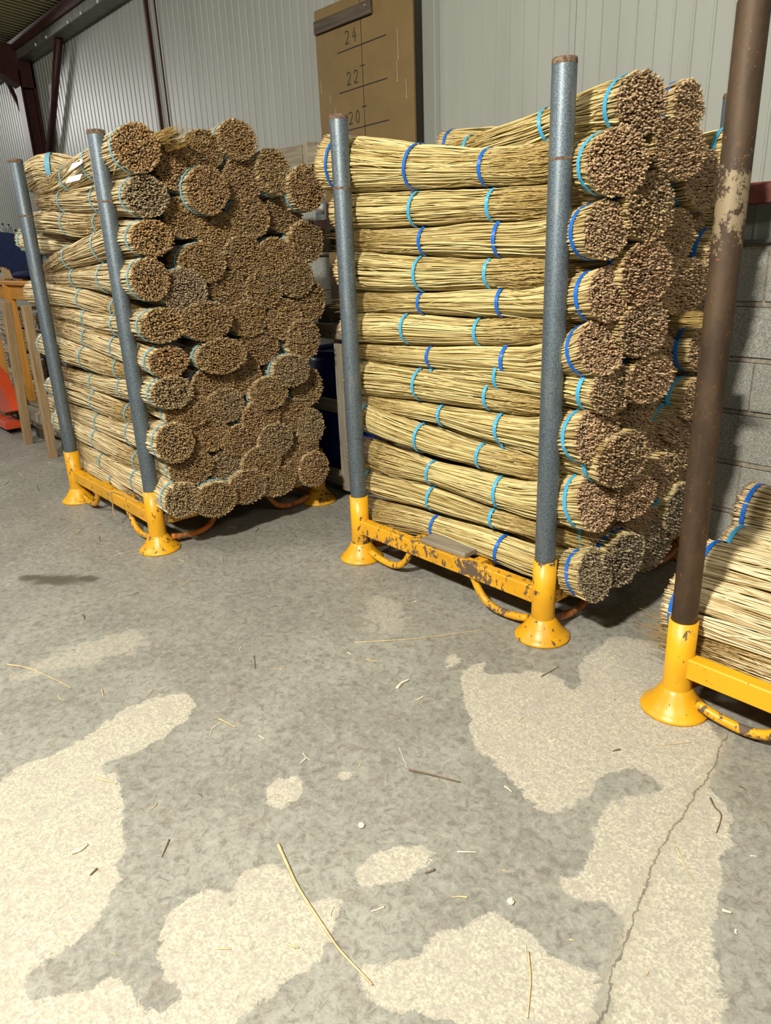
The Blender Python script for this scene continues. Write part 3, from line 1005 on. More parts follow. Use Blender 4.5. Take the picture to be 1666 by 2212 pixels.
L_REV = [  # cut end at the far (left) side, tips to the right
    ([(71, 385, 33, 1.62), (112, 366, 33, 1.66), (160, 372, 30, 1.76), (230, 392, 26, 1.84)], [(75, 385), (150, 358)]),
    ([(80, 478, 22), (126, 480, 25), (197, 487, 27), (272, 476, 24)], [(126, 480), (197, 487)]),
    ([(56, 518, 25, 1.60), (100, 523, 26, 1.64), (161, 526, 22, 1.68), (240, 540, 20, 1.7)], [(60, 518), (165, 522)]),
    ([(76, 632, 25), (160, 640, 24), (230, 658, 25), (318, 688, 22)], [(81, 633), (160, 640), (230, 658)]),
    ([(103, 742, 26), (171, 763, 30), (241, 786, 29), (328, 815, 22)], [(171, 763), (241, 786)]),
    ([(118, 832, 22), (192, 855, 26), (265, 884, 28), (342, 908, 24)], [(192, 855), (265, 884)]),
    ([(134, 905, 24), (198, 933, 28), (283, 979, 29), (352, 1015, 24)], [(198, 933), (283, 979)]),
    ([(160, 985, 18), (228, 1019, 21), (300, 1062, 20), (350, 1085, 16)], [(228, 1017), (290, 1052)]),
]
seed = 100
used = set()
for (fid, pts, straps) in L_FRONT:
    px, py, rx, ry, out, colr = LF[fid]
    c, wy, wz = face_world(px, py, rx, ry, LXF+out)
    pp, rr = side_pts(pts, LYA)
    path = [c]+pp[::-1]; rad = [wz]+rr[::-1]
    ties = [0.045/1.4]+[strap_s(path, s, LYA-0.07) for s in straps]
    r = lay_bundle(path, rad, ties, 'strap_pale', 0.011, 'straw_pale', jit(colr), seed, squash=min(1.4, max(0.9, wy/wz)), stalk=0.0041)
    BUNDLES.append((r, 'L', c[1], c[2], 'cut', colr in (GREYB, MIDB))); seed += 1; used.add(fid)
for (pts, straps) in L_REV:
    pp, rr = side_pts(pts, LYA)
    ties = [strap_s(pp, s, pp[0][1]-0.07) for s in straps]
    if ties[0] > 0.2:
        ties = [0.035]+ties
    r = lay_bundle(pp, rr, ties, 'strap_pale', 0.011, 'straw_pale', jit(BROWN), seed, fluff=1.5, stalk=0.0041)
    BUNDLES.append((r, 'L', pp[-1][1]-0.02, pp[-1][2], 'tips', False)); seed += 1
vi = 0
for fid, (px, py, rx, ry, out, colr) in LF.items():
    if fid in used:
        continue
    c, wy, wz = face_world(px, py, rx, ry, LXF+out*1.1+random.uniform(-0.012, 0.008))
    pitch = random.uniform(-0.02, 0.02); yaw = random.uniform(-0.02, 0.02)
    if c[1] < 1.85:
        yaw = -0.09
    if fid in (4, 6, 8):
        pitch = -0.10
    if fid == 3:
        pitch = -0.06
    r = copy_bundle(c, wy*1.07, wz*1.07, yaw, pitch, random.uniform(0, 6.28), 'strap_pale', 0.012, 'straw_pale', jit(colr), vi % 6)
    BUNDLES.append((r, 'L', c[1], c[2], 'cut', colr in (GREYB, MIDB))); vi += 1

# ---- tall rack of tan-ended bundles (beside the rusty post)
RXF = -1.42
RF = {
    'a': (1387, 223, 50, 76, 0.02, 'strap_sky'), 'b': (1488, 230, 34, 64, 0.0, 'strap_blue'), 'c': (1471, 320, 44, 68, 0.06, 'strap_blue'),
    'd': (1337, 351, 58, 80, 0.02, 'strap_sky'), 'e': (1520, 385, 38, 68, 0.03, 'strap_sky'), 'j': (1596, 330, 26, 58, 0.03, 'strap_sky'),
    'f': (1407, 448, 43, 72, 0.045, 'strap_blue'), 'g': (1311, 497, 37, 68, 0.0, 'strap_blue'), 'h': (1464, 510, 38, 58, 0.02, 'strap_sky'),
    'i': (1518, 488, 33, 54, -0.04, 'strap_blue'), 'k': (1572, 455, 28, 60, 0.0, 'strap_blue'), 'l': (1400, 590, 45, 66, 0.045, 'strap_blue'),
    'm': (1317, 635, 39, 64, 0.0, 'strap_blue'), 'n': (1553, 548, 25, 52, 0.02, 'strap_blue'), 'o': (1482, 620, 46, 58, 0.015, 'strap_sky'),
    'p': (1393, 710, 42, 58, 0.045, 'strap_sky'), 'q': (1300, 750, 41, 64, 0.0, 'strap_blue'), 'q2': (1326, 843, 38, 50, 0.02, 'strap_sky'),
    't': (1516, 665, 30, 46, -0.05, 'strap_blue'), 't2': (1462, 752, 38, 48, -0.03, 'strap_sky'), 'u': (1517, 752, 28, 46, 0.035, 'strap_blue'),
    's': (1406, 820, 42, 48, 0.05, 'strap_sky'), 's2': (1466, 832, 34, 42, -0.05, 'strap_sky'), 'u2': (1503, 862, 27, 43, 0.035, 'strap_sky'),
    'v': (1293, 942, 40, 64, 0.0, 'strap_sky'), 'w': (1368, 898, 39, 50, -0.01, 'strap_sky'), 'x': (1347, 992, 45, 54, 0.045, 'strap_sky'),
    'y': (1425, 884, 36, 42, -0.05, 'strap_sky'), 'y2': (1470, 912, 33, 40, 0.01, 'strap_sky'), 'y3': (1427, 954, 43, 43, -0.015, 'strap_sky'),
    'y4': (1480, 990, 30, 43, 0.0, 'strap_sky'), 'z': (1370, 1076, 37, 43, 0.04, 'strap_sky'), 'bb': (1427, 1030, 37, 44, 0.02, 'strap_sky'),
    'cc': (1469, 1097, 28, 49, 0.045, 'strap_sky'), 'dd': (1417, 1097, 34, 39, -0.03, 'strap_sky'), 'dd2': (1396, 1138, 34, 36, 0.01, 'strap_sky'),
    'aa': (1290, 1083, 35, 64, 0.0, 'strap_sky'), 'ee': (1319, 1149, 36, 48, -0.02, 'strap_sky'), 'ff': (1286, 1243, 29, 55, 0.02, 'strap_blue'),
    'gg': (1347, 1210, 36, 50, 0.042, 'strap_blue'), 'hh': (1417, 1172, 37, 52, 0.02, 'strap_sky'),
}
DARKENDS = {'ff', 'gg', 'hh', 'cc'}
RYA = 2.285


def tb(l):
    return [(x, (a+b)/2, (b-a)/2*1.04) for (x, a, b) in l]


R_FRONT = [
    (None, 'strap_blue', [(702, 298, 412), (764, 295, 413), (890, 315, 408), (1036, 326, 400), (1186, 315, 396), (1262, 296, 370)], [(717, 350), (875, 360), (1029, 362)]),
    (None, 'strap_sky', [(714, 424, 494), (775, 421, 493), (890, 417, 490), (1044, 412, 478), (1182, 400, 473), (1268, 395, 455)], [(733, 456), (879, 453), (1044, 445)]),
    ('g', 'strap_blue', [(748, 496, 540), (775, 493, 542), (890, 493, 549), (1067, 480, 555), (1182, 474, 556)], [(896, 520), (1058, 517)]),
    (None, 'strap_sky', [(728, 542, 622), (775, 542, 624), (890, 553, 628), (1040, 559, 622), (1182, 552, 622), (1262, 545, 610)], [(890, 590), (1038, 590)]),
    ('m', 'strap_blue', [(758, 632, 675), (783, 631, 675), (890, 633, 677), (1063, 623, 683), (1175, 618, 686)], [(890, 655), (1063, 653)]),
    (None, 'strap_sky', [(732, 678, 738), (783, 675, 740), (864, 675, 740), (1017, 688, 744), (1175, 682, 742), (1262, 680, 735)], [(746, 705), (860, 707), (1013, 716)]),
    ('q', 'strap_blue', [(762, 744, 776), (783, 742, 777), (913, 748, 792), (1075, 746, 807), (1175, 744, 818)], [(910, 770), (1073, 776)]),
    (None, 'strap_sky', [(748, 778, 850), (783, 780, 855), (894, 792, 861), (1044, 821, 882), (1175, 836, 900), (1272, 850, 905)], [(887, 826), (1038, 851)]),
    ('v', 'strap_sky', [(778, 842, 880), (840, 857, 893), (935, 871, 911), (1067, 888, 953), (1167, 898, 973)], [(933, 891), (1063, 920)]),
    (None, 'strap_sky', [(764, 858, 928), (790, 862, 938), (906, 909, 973), (1029, 953, 1007), (1163, 980, 1038), (1262, 995, 1045)], [(890, 938), (1019, 978)]),
    ('aa', 'strap_sky', [(776, 940, 1000), (800, 946, 1012), (917, 990, 1038), (1067, 1022, 1090), (1159, 1036, 1119)], [(912, 1013), (1061, 1056)]),
    (None, 'strap_sky', [(766, 1008, 1062), (800, 1012, 1068), (917, 1042, 1096), (1048, 1088, 1134), (1159, 1117, 1161), (1268, 1140, 1190)], [(913, 1068), (1046, 1110)]),
    ('ff', 'strap_blue', [(786, 1072, 1128), (805, 1075, 1134), (925, 1107, 1155), (1067, 1146, 1211), (1180, 1190, 1253)], [(921, 1131), (1063, 1178)]),
]
seed = 300
rused = set()
for (fid, strapm, pts, straps) in R_FRONT:
    if not fid:   # the near rim of the cut end, not its centre, is the leftmost point in the picture
        pts = [(pts[0][0]+24,)+tuple(pts[0][1:])]+pts[2:]
    pp, rr = side_pts(tb(pts), RYA)
    if fid:
        px, py, rx, ry, out, _ = RF[fid]
        c, wy, wz = face_world(px, py, rx, ry, RXF+out)
        path = [c]+pp[::-1]; rad = [wz*0.97]+rr[::-1]
        ties = [0.062/1.4]+[strap_s(path, s, RYA-0.08) for s in straps]
        rused.add(fid)
        y, z = c[1], c[2]
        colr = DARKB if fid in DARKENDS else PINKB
    else:
        path, rad = pp, rr
        ties = [strap_s(path, s, RYA-0.08) for s in straps]
        if ties[0] > 0.2:
            ties = [0.045]+ties
        y, z, colr = pp[-1][1]-0.01, pp[-1][2], PINKB
    sq = min(1.1, max(0.72, wy/wz)) if fid else 1.0
    r = lay_bundle(path, rad, ties, strapm, 0.0155, 'straw', jit(colr), seed, squash=sq, fluff=1.6 if not fid else 1.0)
    BUNDLES.append((r, 'R', y, z, 'cut' if fid else 'tips', colr is DARKB)); seed += 1
# tilted bundles on the top of that stack
TOPS = [('a', [(1230, 258, 40, 2.42), (1155, 287, 36, 2.43), (1060, 316, 33, 2.44), (968, 342, 28, 2.45)], [(1328, 222), (1155, 285)], 2.34),
        ('b', [(1330, 262, 36, 2.66), (1230, 292, 32, 2.68), (1100, 330, 28, 2.7)], [(1330, 262)], 2.6),
        ('d', [(1200, 366, 40, 2.36), (1080, 372, 34, 2.40), (960, 372, 30, 2.44)], [(1080, 372)], 2.3)]
for (fid, pts, straps, yf) in TOPS:
    px, py, rx, ry, out, strapm = RF[fid]
    c, wy, wz = face_world(px, py, rx, ry, RXF+out)
    pp, rr = side_pts(pts, 2.4)
    path = [c]+pp; rad = [wz*0.97]+[min(q, wz) for q in rr]
    ties = [0.075/1.4]+[strap_s(path, s, yf) for s in straps if s[0] < 1300]+[0.85]
    r = lay_bundle(path, rad, ties, strapm, 0.0165, 'straw', jit(PINKB), seed, squash=min(1.15, wy/wz))
    BUNDLES.append((r, 'R', c[1], c[2], 'cut', False)); seed += 1; rused.add(fid)
# a bundle lying the other way behind the top one
pp, rr = side_pts([(964, 316, 13, 2.80), (1050, 312, 22, 2.80), (1180, 305, 30, 2.80), (1330, 300, 34, 2.78)], 2.8)
r = lay_bundle(pp, [0.07, 0.07, 0.07, 0.07], [0.05, 0.4, 0.7], 'strap_blue', 0.0155, 'straw', jit(PINKB), seed); seed += 1
BUNDLES.append((r, 'R', pp[-1][1], pp[-1][2], 'tips', False))
for fid, (px, py, rx, ry, out, strapm) in RF.items():
    if fid in rused:
        continue
    c, wy, wz = face_world(px, py, rx, ry, RXF+out)
    pitch = random.uniform(-0.02, 0.02); yaw = random.uniform(-0.02, 0.02)
    if c[1] < 2.52:
        yaw = -0.10
    if fid in ('c', 'e', 'j'):
        pitch = -0.07
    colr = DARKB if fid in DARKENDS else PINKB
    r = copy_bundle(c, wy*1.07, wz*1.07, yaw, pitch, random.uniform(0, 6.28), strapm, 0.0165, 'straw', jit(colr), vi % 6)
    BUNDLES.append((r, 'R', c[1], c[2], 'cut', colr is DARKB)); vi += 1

# bundles laid the other way round whose loose tips poke out between the cut ends
for (px, xt, rk, dirx, strapm, straw, colr, rad) in (
        ((378, 298), -3.33, 'L', -1, 'strap_pale', 'straw_pale', BROWN, 0.055),
        ((1500, 690), -1.35, 'R', -1, 'strap_sky', 'straw', PINKB, 0.035)):
    c = on_x(px, xt)
    path = [(c[0]-1.4, c[1]+0.03, c[2]-0.02), (c[0]-0.9, c[1]+0.03, c[2]-0.02), (c[0]-0.4, c[1]+0.01, c[2]-0.01), c]
    r = lay_bundle(path, [rad*1.1, rad, rad*0.9, rad*0.8], [0.05, 0.35, 0.65], strapm, 0.012, straw, jit(colr), seed, fluff=1.6); seed += 1
    BUNDLES.append((r, rk, c[1], c[2], 'tips', False))

ORD = ['lowest', 'second', 'third', 'fourth', 'fifth', 'sixth', 'seventh', 'eighth', 'ninth', 'tenth', 'eleventh', 'twelfth',
       'thirteenth', 'fourteenth', 'fifteenth', 'sixteenth', 'seventeenth', 'eighteenth', 'nineteenth', 'twentieth']
FILE = ['file against the grey posts', 'second file from the grey posts', 'third file from the grey posts',
        'fourth file from the grey posts', 'fifth file from the grey posts', 'sixth file from the grey posts',
        'seventh file from the grey posts']
for rk, y0, wd, endn, greyn, tie, grp in (
        ('L', 1.47, 0.185, 'brown-ended', 'grey-ended', 'thin pale-blue ties', 'bundles in the rack with thin pale-blue ties'),
        ('R', 2.14, 0.20, 'tan-ended', 'dark-ended', 'broad blue ties', 'bundles in the rack with broad blue ties')):
    files = {}
    for b in BUNDLES:
        if b[1] == rk:
            files.setdefault(max(0, int((b[2]-y0)/wd)), []).append(b)
    for f, lst in files.items():
        lst.sort(key=lambda b: b[3])
        for n, b in enumerate(lst):
            kindw = 'loose-tipped' if b[4] == 'tips' else (greyn if b[5] else endn)
            up = 'lowest' if n == 0 else ORD[n]+' up'
            tag(b[0], '%s straw bundle, %s in %s, %s' % (kindw, up, FILE[min(f, 6)], tie), 'bundle', grp)

# ---- low stack behind the rusty post
U_ROWS = [
    ('straw bundle with a loose fringe, lowest beside the rusty post', [(-1.09, 2.205, 0.195), (-0.8, 2.205, 0.205), (-0.3, 2.21, 0.215), (0.28, 2.21, 0.22)], [0.070, 0.085, 0.092, 0.095], True, 'strap_blue'),
    ('straw bundle crossing directly behind the rusty post, bright blue tie', [(-1.075, 2.235, 0.305), (-0.75, 2.235, 0.31), (-0.3, 2.225, 0.32), (0.28, 2.22, 0.32)], [0.108, 0.103, 0.095, 0.085], False, 'strap_blue'),
    ('straw bundle lying second back from the rusty post, blue tie', [(-1.06, 2.38, 0.39), (-0.75, 2.38, 0.40), (-0.3, 2.37, 0.42), (0.24, 2.37, 0.41)], [0.102, 0.10, 0.092, 0.085], False, 'strap_blue'),
    ('straw bundle lying third back from the rusty post, sky-blue tie', [(-1.06, 2.57, 0.38), (-0.75, 2.57, 0.385), (-0.3, 2.56, 0.40), (0.24, 2.56, 0.39)], [0.115, 0.105, 0.092, 0.085], False, 'strap_sky'),
    ('dark-butted straw bundle on top of the low stack, navy tie', [(-1.09, 2.75, 0.485), (-0.75, 2.75, 0.49), (-0.3, 2.74, 0.485), (0.24, 2.73, 0.47)], [0.12, 0.105, 0.095, 0.085], False, 'strap_blue'),
    ('straw bundle at the bottom rear of the low stack', [(-1.0, 2.56, 0.22), (-0.75, 2.56, 0.22), (-0.3, 2.56, 0.22), (0.24, 2.56, 0.22)], [0.07, 0.07, 0.07, 0.07], False, 'strap_sky'),
    ('straw bundle under the dark-butted one, against the block wall', [(-0.95, 2.77, 0.29), (-0.75, 2.77, 0.29), (-0.3, 2.77, 0.29), (0.24, 2.76, 0.29)], [0.11, 0.11, 0.10, 0.095], False, 'strap_sky'),
]
for (lab, pts, rad, rev, strapm) in U_ROWS:
    if rev:
        pts, rad = pts[::-1], rad[::-1]
    ties = [0.06, 0.40] if rev else [0.028, 0.55, 0.8]
    r = lay_bundle(pts, rad, ties, strapm, 0.0165, 'straw_pale', jit((0.42, 0.29, 0.16) if 'dark-butted' not in lab else (0.22, 0.13, 0.07)), seed, fluff=1.5)
    tag(r, lab, 'bundle', 'bundles in the low stack'); seed += 1

# ------------------------------------------------------------------ steel post racks
def rack(name, label, x0, x1, y0, y1, posts, top, ypaint, rail_mat, group='steel post racks'):
    root = thing(name, label, 'rack', (x0, y0, 0), group)
    dx, dy = x1-x0, y1-y0
    H = 0.335
    sleeve = lathe_me('sleeve', [(0.040, H), (0.0455, H), (0.0455, 0.16), (0.0468, 0.08), (0.0468, 0.06), (0.040, 0.06)], 36, True)
    foot = lathe_me('foot', [(0.046, 0.088), (0.0485, 0.086), (0.056, 0.074), (0.070, 0.053), (0.082, 0.035), (0.096, 0.020), (0.108, 0.011),
                             (0.110, 0.006), (0.108, 0.0), (0.09, 0.0), (0.05, 0.03)], 44)
    for i, (cx, cy) in enumerate(((0, 0), (dx, 0), (dx, dy), (0, dy))):
        pm_ = posts[i]
        put('foot', foot, ypaint if i != 3 else ypaint, root, (cx, cy, 0))
        put('sleeve', sleeve, ypaint, root, (cx, cy, 0))
        if pm_:
            z1 = top
            post = lathe_me('post', [(0.0395, 0.30), (0.0395, z1-0.006), (0.0375, z1), (0.033, z1), (0.033, 0.30)], 36)
            p = put('post', post, pm_, root, (cx, cy, 0), (0, 0, random.uniform(0, 6)))
            if pm_ is M['galv']:
                rim = lathe_me('post_rim', [(0.0398, z1-0.018), (0.0400, z1-0.008), (0.038, z1+0.0012), (0.0325, z1+0.0012), (0.0325, z1-0.01)], 36)
                put('post_rim', rim, M['rust_rim'], p)
                weld = lathe_me('weld_seam', [(0.0394, 1.734), (0.0402, 1.736), (0.0402, 1.742), (0.0394, 1.744)], 36)
                put('weld_seam', weld, M['rust_rim'], p)
    # side rails along x, end rails along y
    for cy in (0, dy):
        put('side_rail', box_me('side_rail', dx-0.07, 0.05, 0.072, 0.004, (dx/2, cy, 0.176)), rail_mat, root)
    for cx in (0, dx):
        put('end_rail', box_me('end_rail', 0.05, dy-0.07, 0.060, 0.004, (cx, dy/2, 0.165)), M['yellow_worn'], root)
    for f in (0.33, 0.66):
        put('cross_bar', box_me('cross_bar', 0.05, dy-0.05, 0.045, 0.003, (dx*f, dy/2, 0.176)), M['yellow_worn'], root)
    # bent guide pipes between feet and rails
    def guide(a, d):
        prof = [(0.075, 0.050), (0.15, 0.034), (0.235, 0.030), (0.30, 0.050), (0.345, 0.095), (0.375, 0.146)]
        return [(a[0]+d[0]*u, a[1]+d[1]*u, z) for u, z in prof]
    for a, d in (((0, 0), (1, 0)), ((dx, 0), (-1, 0)), ((dx, 0), (0, 1)), ((dx, dy), (0, -1)), ((0, dy), (1, 0)), ((dx, dy), (-1, 0)), ((0, 0), (0, 1)), ((0, dy), (0, -1))):
        put('guide_pipe', tube_me('guide_pipe', guide(a, d), 0.0165, 12, 26), M['yellow_worn'] if d[0] else M['orange_worn'], root)
    return root


G = M['galv']
rack('post_rack', 'yellow-footed steel rack with grey posts, packed with brown-ended straw bundles', -4.80, -3.60, 1.462, 2.533, (G, G, None, G), 2.035, M['yellow'], M['yellow'])
rack('post_rack', 'yellow-footed steel rack with grey posts, stacked with tan-ended straw bundles', -2.714, -1.574, 2.152, 3.29, (G, G, G, G), 2.022, M['yellow'], M['yellow_worn'])
rack('post_rack', 'yellow steel rack with a rusty brown post and a low stack', -0.966, 0.20, 2.073, 3.14, (M['rust'], M['rust'], M['rust'], M['rust']), 2.03, M['yellow_clean'], M['yellow_clean'])

# wooden offcut resting on the rail of the middle rack
c = on_y((968, 1190), 2.16)
o = put('wood_offcut', box_me('wood_offcut', 0.27, 0.10, 0.024, 0.003), M['wood_grey'], None, (c[0]-0.02, 2.19, 0.2245), (0.02, 0, 0.02))
tag(o, 'weathered wooden offcut on the worn yellow rail under the bundles', 'wood')

# string tied round the rail of the brown-ended rack
sx = -4.12
o = put('string', tube_me('string', [(sx, 1.43, 0.225), (sx, 1.425, 0.19), (sx+0.01, 1.427, 0.14), (sx+0.02, 1.42, 0.10), (sx+0.03, 1.425, 0.075)], 0.003, 6, 16), M['string'])
o2 = put('loop', tube_me('loop', [(sx, 1.43, 0.222), (sx+0.08, 1.445, 0.222), (sx+0.22, 1.46, 0.2165), (sx+0.30, 1.47, 0.2155)], 0.003, 6, 14), M['string'], o)
tag(o, 'frayed hemp string tied round the yellow rail', 'string')

# paper tags on the top bundles
for (poly, yy, lab) in (([(149, 372), (166, 362), (177, 353), (175.5, 342), (170, 349), (155, 352)], 1.475, 'torn white paper tag tucked under an upper straw bundle'),
                        ([(142.6, 396.5), (174, 389), (176, 375), (146, 382)], 1.455, 'rectangular white paper tag lying on a straw bundle')):
    W = [on_y(p, yy) for p in poly]
    c = np.mean(W, axis=0)
    bm = bmesh.new()
    vt = [bm.verts.new((w[0]-c[0], (w[2]-c[2])*0.35, w[2]-c[2])) for w in W]
    f_ = bm.faces.new(vt)
    ex = bmesh.ops.extrude_face_region(bm, geom=[f_])
    for v in ex['geom']:
        if isinstance(v, bmesh.types.BMVert):
            v.co.y += 0.001
    bmesh.ops.recalc_face_normals(bm, faces=bm.faces[:])
    me = bpy.data.meshes.new('paper_tag'); bm.to_mesh(me); bm.free()
    o = put('paper_tag', me, M['paper'], None, c)
    tag(o, lab, 'tag')

# ------------------------------------------------------------------ measuring board leaning on the cladding
BY = 3.36
tl = on_y((678, 25), BY); xr_ = float(on_y((893, 150), BY)[0])
bw = xr_-tl[0]; bh = tl[2]
board = thing('measuring_board', 'tall brown hardboard with pencilled height marks leaning on the cladding', 'board', (tl[0], BY, 0))
put('sheet', box_me('sheet', bw, 0.018, bh, 0.002, (bw/2, 0.009, bh/2)), M['hardboard'], board)
put('batten', box_me('batten', bw*0.62, 0.02, 0.075, 0.004, (bw*0.31+0.01, -0.01, bh-0.10)), M['wood_dark'], board)
put('screw', lathe_me('screw', [(0, 0.0), (0.012, 0.0), (0.010, 0.004), (0, 0.005)], 12), M['zinc'], board, (bw*0.58, -0.020, bh-0.085), (math.pi/2, 0, 0))


def stroke(pts, w, parent, mat, name='mark', y=-0.0012):
    """flat pen stroke on the board: pts in board x,z"""
    pts = np.array(pts, float)
    V = []
    for i, p in enumerate(pts):
        a = pts[max(i-1, 0)]; b = pts[min(i+1, len(pts)-1)]
        t = b-a; t /= np.linalg.norm(t)
        n_ = np.array([-t[1], t[0]])*w/2
        V += [(p[0]+n_[0], y, p[1]+n_[1]), (p[0]-n_[0], y, p[1]-n_[1])]
    q = [(2*i, 2*i+1, 2*i+3, 2*i+2) for i in range(len(pts)-1)]
    return put(name, fast_mesh(name, V, quads=q, smooth=False), mat, parent)


def bxz(px):
    w = on_y(px, BY-0.001)
    return (w[0]-tl[0], w[2])


vx = bxz((781, 96))[0]
z24 = bxz((781, 96))[1]; z22 = bxz((781, 187))[1]; z20 = 2*z22-z24
stroke([(vx, 1.2), (vx, bh-0.02)], 0.0045, board, M['pencil'])
dz = z24-z22
for zc in (z24, z22, z20):
    a = bxz((729, 118))[0]; b = bxz((834, 75))[0]
    stroke([(a, zc-0.004), (b, zc+0.006)], 0.006, board, M['pencil'])
for zc in (z24+dz/2+0.06, z24+dz/2-dz+0.0, z22-dz/2, z20-dz/2):
    stroke([(vx-0.022, zc), (vx+0.024, zc)], 0.006, board, M['pencil'])


def digit(ch, x, z, h):
    w = h*0.52
    if ch == '2':
        p = [(0.02, .80), (.15, .97), (.5, 1.0), (.85, .92), (.95, .72), (.75, .48), (.35, .2), (0, 0), (1, 0.02)]
        ps = [smooth_path([(a, b) for a, b in p[:-1]], 22).tolist()+[[1, .02]]]
    elif ch == '4':
        ps = [[(.75, 1.1), (.05, .38), (1.05, .40)], [(.75, .75), (.72, -.05)]]
    else:
        t = np.linspace(0, 2*np.pi, 25)
        ps = [np.stack([0.5+0.45*np.sin(t), 0.5+0.5*np.cos(t)], 1).tolist()]
    for s in ps:
        stroke([(x+a*w, z+b*h) for a, b in s], 0.006, board, M['pencil'], 'digit_'+{'2': 'two', '4': 'four', '0': 'zero'}[ch])


for zc, txt in ((z24, '24'), (z22, '22'), (z20, '20')):
    digit(txt[0], vx-0.155, zc+0.03, 0.068); digit(txt[1], vx-0.085, zc+0.03, 0.068)
for (px, l) in (((858, 60), 0.16), ((857, 130), 0.11), ((877, 170), 0.10), ((693, 175), 0.07), ((713, 205), 0.05), ((725, 235), 0.05), ((694, 275), 0.04)):
    x, z = bxz(px)
    stroke([(x, z), (x+0.002, z-l*0.9)], 0.003, board, M['paint_drip'], 'paint_drip')
    stroke([(x+0.002, z-l*0.9), (x+0.002, z-l)], 0.006, board, M['paint_drip'], 'paint_drip')

# ------------------------------------------------------------------ slatted timber crate behind the brown-ended rack
cr = thing('timber_crate', 'weathered slatted timber crate holding a blue drum', 'crate', (-4.7, 2.72, 0))


def crate_part(name, x, y, z, mat='wood_grey', bev=0.004):
    return put(name, span_me(name, (x[0]+4.7, x[1]+4.7), (y[0]-2.72, y[1]-2.72), z, bev), M[mat], cr)


crate_part('top_rail', (-4.72, -3.775), (2.71, 2.79), (1.935, 2.06))
crate_part('end_block', (-3.735, -3.612), (2.72, 2.84), (1.945, 2.045))
crate_part('upright', (-3.775, -3.735), (2.72, 2.82), (1.80, 2.07), 'wood_grey_v')
crate_part('upright', (-4.14, -4.07), (2.79, 2.86), (0.02, 2.0), 'wood_grey_v')
crate_part('mid_rail', (-4.72, -3.66), (2.71, 2.785), (1.49, 1.59))
crate_part('upright', (-4.70, -4.63), (2.79, 2.86), (0.02, 2.0), 'wood_grey_v')
crate_part('end_block', (-3.69, -3.615), (2.72, 2.84), (1.475, 1.605))
crate_part('end_block', (-3.613, -3.575), (2.76, 2.84), (1.49, 1.60), 'wood_dark')
crate_part('spacer', (-3.74, -3.63), (2.72, 2.84), (1.075, 1.175), 'wood_dark')
sl = crate_part('slat', (-4.72, -3.42), (2.705, 2.73), (0.985, 1.068))
crate_part('slat', (-4.72, -3.46), (2.705, 2.73), (0.535, 0.615))
crate_part('slat', (-4.72, -3.40), (2.705, 2.73), (0.065, 0.160))
crate_part('slat', (-4.72, -3.40), (3.30, 3.325), (0.56, 0.65))
crate_part('slat', (-4.72, -3.40), (3.30, 3.325), (0.10, 0.19))
crate_part('bottom_board', (-3.75, -3.55), (2.74, 3.30), (0.10, 0.122))
crate_part('bottom_board', (-4.5, -4.2), (2.74, 3.30), (0.10, 0.122))
crate_part('end_slat', (-3.545, -3.475), (2.68, 2.705), (0.05, 0.965), 'wood_grey_v')
crate_part('foot_block', (-3.60, -3.45), (2.74, 2.84), (0.0, 0.10), 'wood_dark')
crate_part('foot_block', (-4.70, -4.55), (2.74, 2.84), (0.0, 0.10), 'wood_dark')
crate_part('foot_block', (-3.60, -3.45), (3.12, 3.22), (0.0, 0.10), 'wood_dark')
# the number written on the slat
for pts in ([(-3.675, 1.022), (-3.655, 1.045), (-3.655, 1.01)], [(-3.60, 1.048), (-3.625, 1.018), (-3.582, 1.020)], [(-3.60, 1.03), (-3.60, 1.0)]):
    V = np.array(pts)
    s = stroke([(x+4.7, z) for x, z in V], 0.004, cr, M['pencil'], 'numeral', y=-0.0162)

drum = thing('plastic_drum', 'dark blue plastic drum standing inside the timber crate', 'drum', (-3.86, 3.02, 0.122))
drum.scale = (1.18, 1.18, 1.0)
put('body', lathe_me('body', [(0.0, 0.0), (0.19, 0.0), (0.208, 0.02), (0.212, 0.2), (0.218, 0.22), (0.218, 0.25), (0.212, 0.27), (0.212, 0.47),
                              (0.218, 0.49), (0.218, 0.52), (0.212, 0.54), (0.208, 0.70), (0.19, 0.735), (0.0, 0.74)], 40), M['barrel'], drum)
put('rim', lathe_me('rim', [(0.175, 0.735), (0.195, 0.73), (0.197, 0.76), (0.185, 0.765), (0.175, 0.755)], 40, True), M['barrel'], drum)
put('bung', lathe_me('bung', [(0.0, 0.765), (0.035, 0.765), (0.035, 0.735), (0.0, 0.735)], 16), M['black'], drum, (0.1, 0, 0))

# ------------------------------------------------------------------ bottles on the girt
def bottle(loc, s, label, fill):
    r = thing('plastic_bottle', label, 'bottle', loc)
    put('body', lathe_me('body', [(0, 0), (0.042*s, 0.0), (0.046*s, 0.012*s), (0.044*s, 0.06*s), (0.046*s, 0.09*s), (0.044*s, 0.12*s), (0.046*s, 0.19*s),
                                  (0.036*s, 0.235*s), (0.016*s, 0.275*s), (0.014*s, 0.30*s), (0, 0.30*s)], 20), M['bottle'], r)
    put('cap', lathe_me('cap', [(0, 0.30*s), (0.016*s, 0.30*s), (0.016*s, 0.318*s), (0, 0.32*s)], 14), M['black'], r)
    if fill:
        put('liquid', lathe_me('liquid', [(0, 0.004*s), (0.040*s, 0.004*s), (0.0425*s, 0.015*s), (0.0415*s, 0.12*s), (0, 0.12*s)], 20), M['dark_liquid'], r)
    else:
        put('paper_label', lathe_me('paper_label', [(0.0455*s, 0.06*s), (0.0468*s, 0.062*s), (0.0468*s, 0.15*s), (0.0455*s, 0.152*s)], 20), M['label_white'], r)
    return r


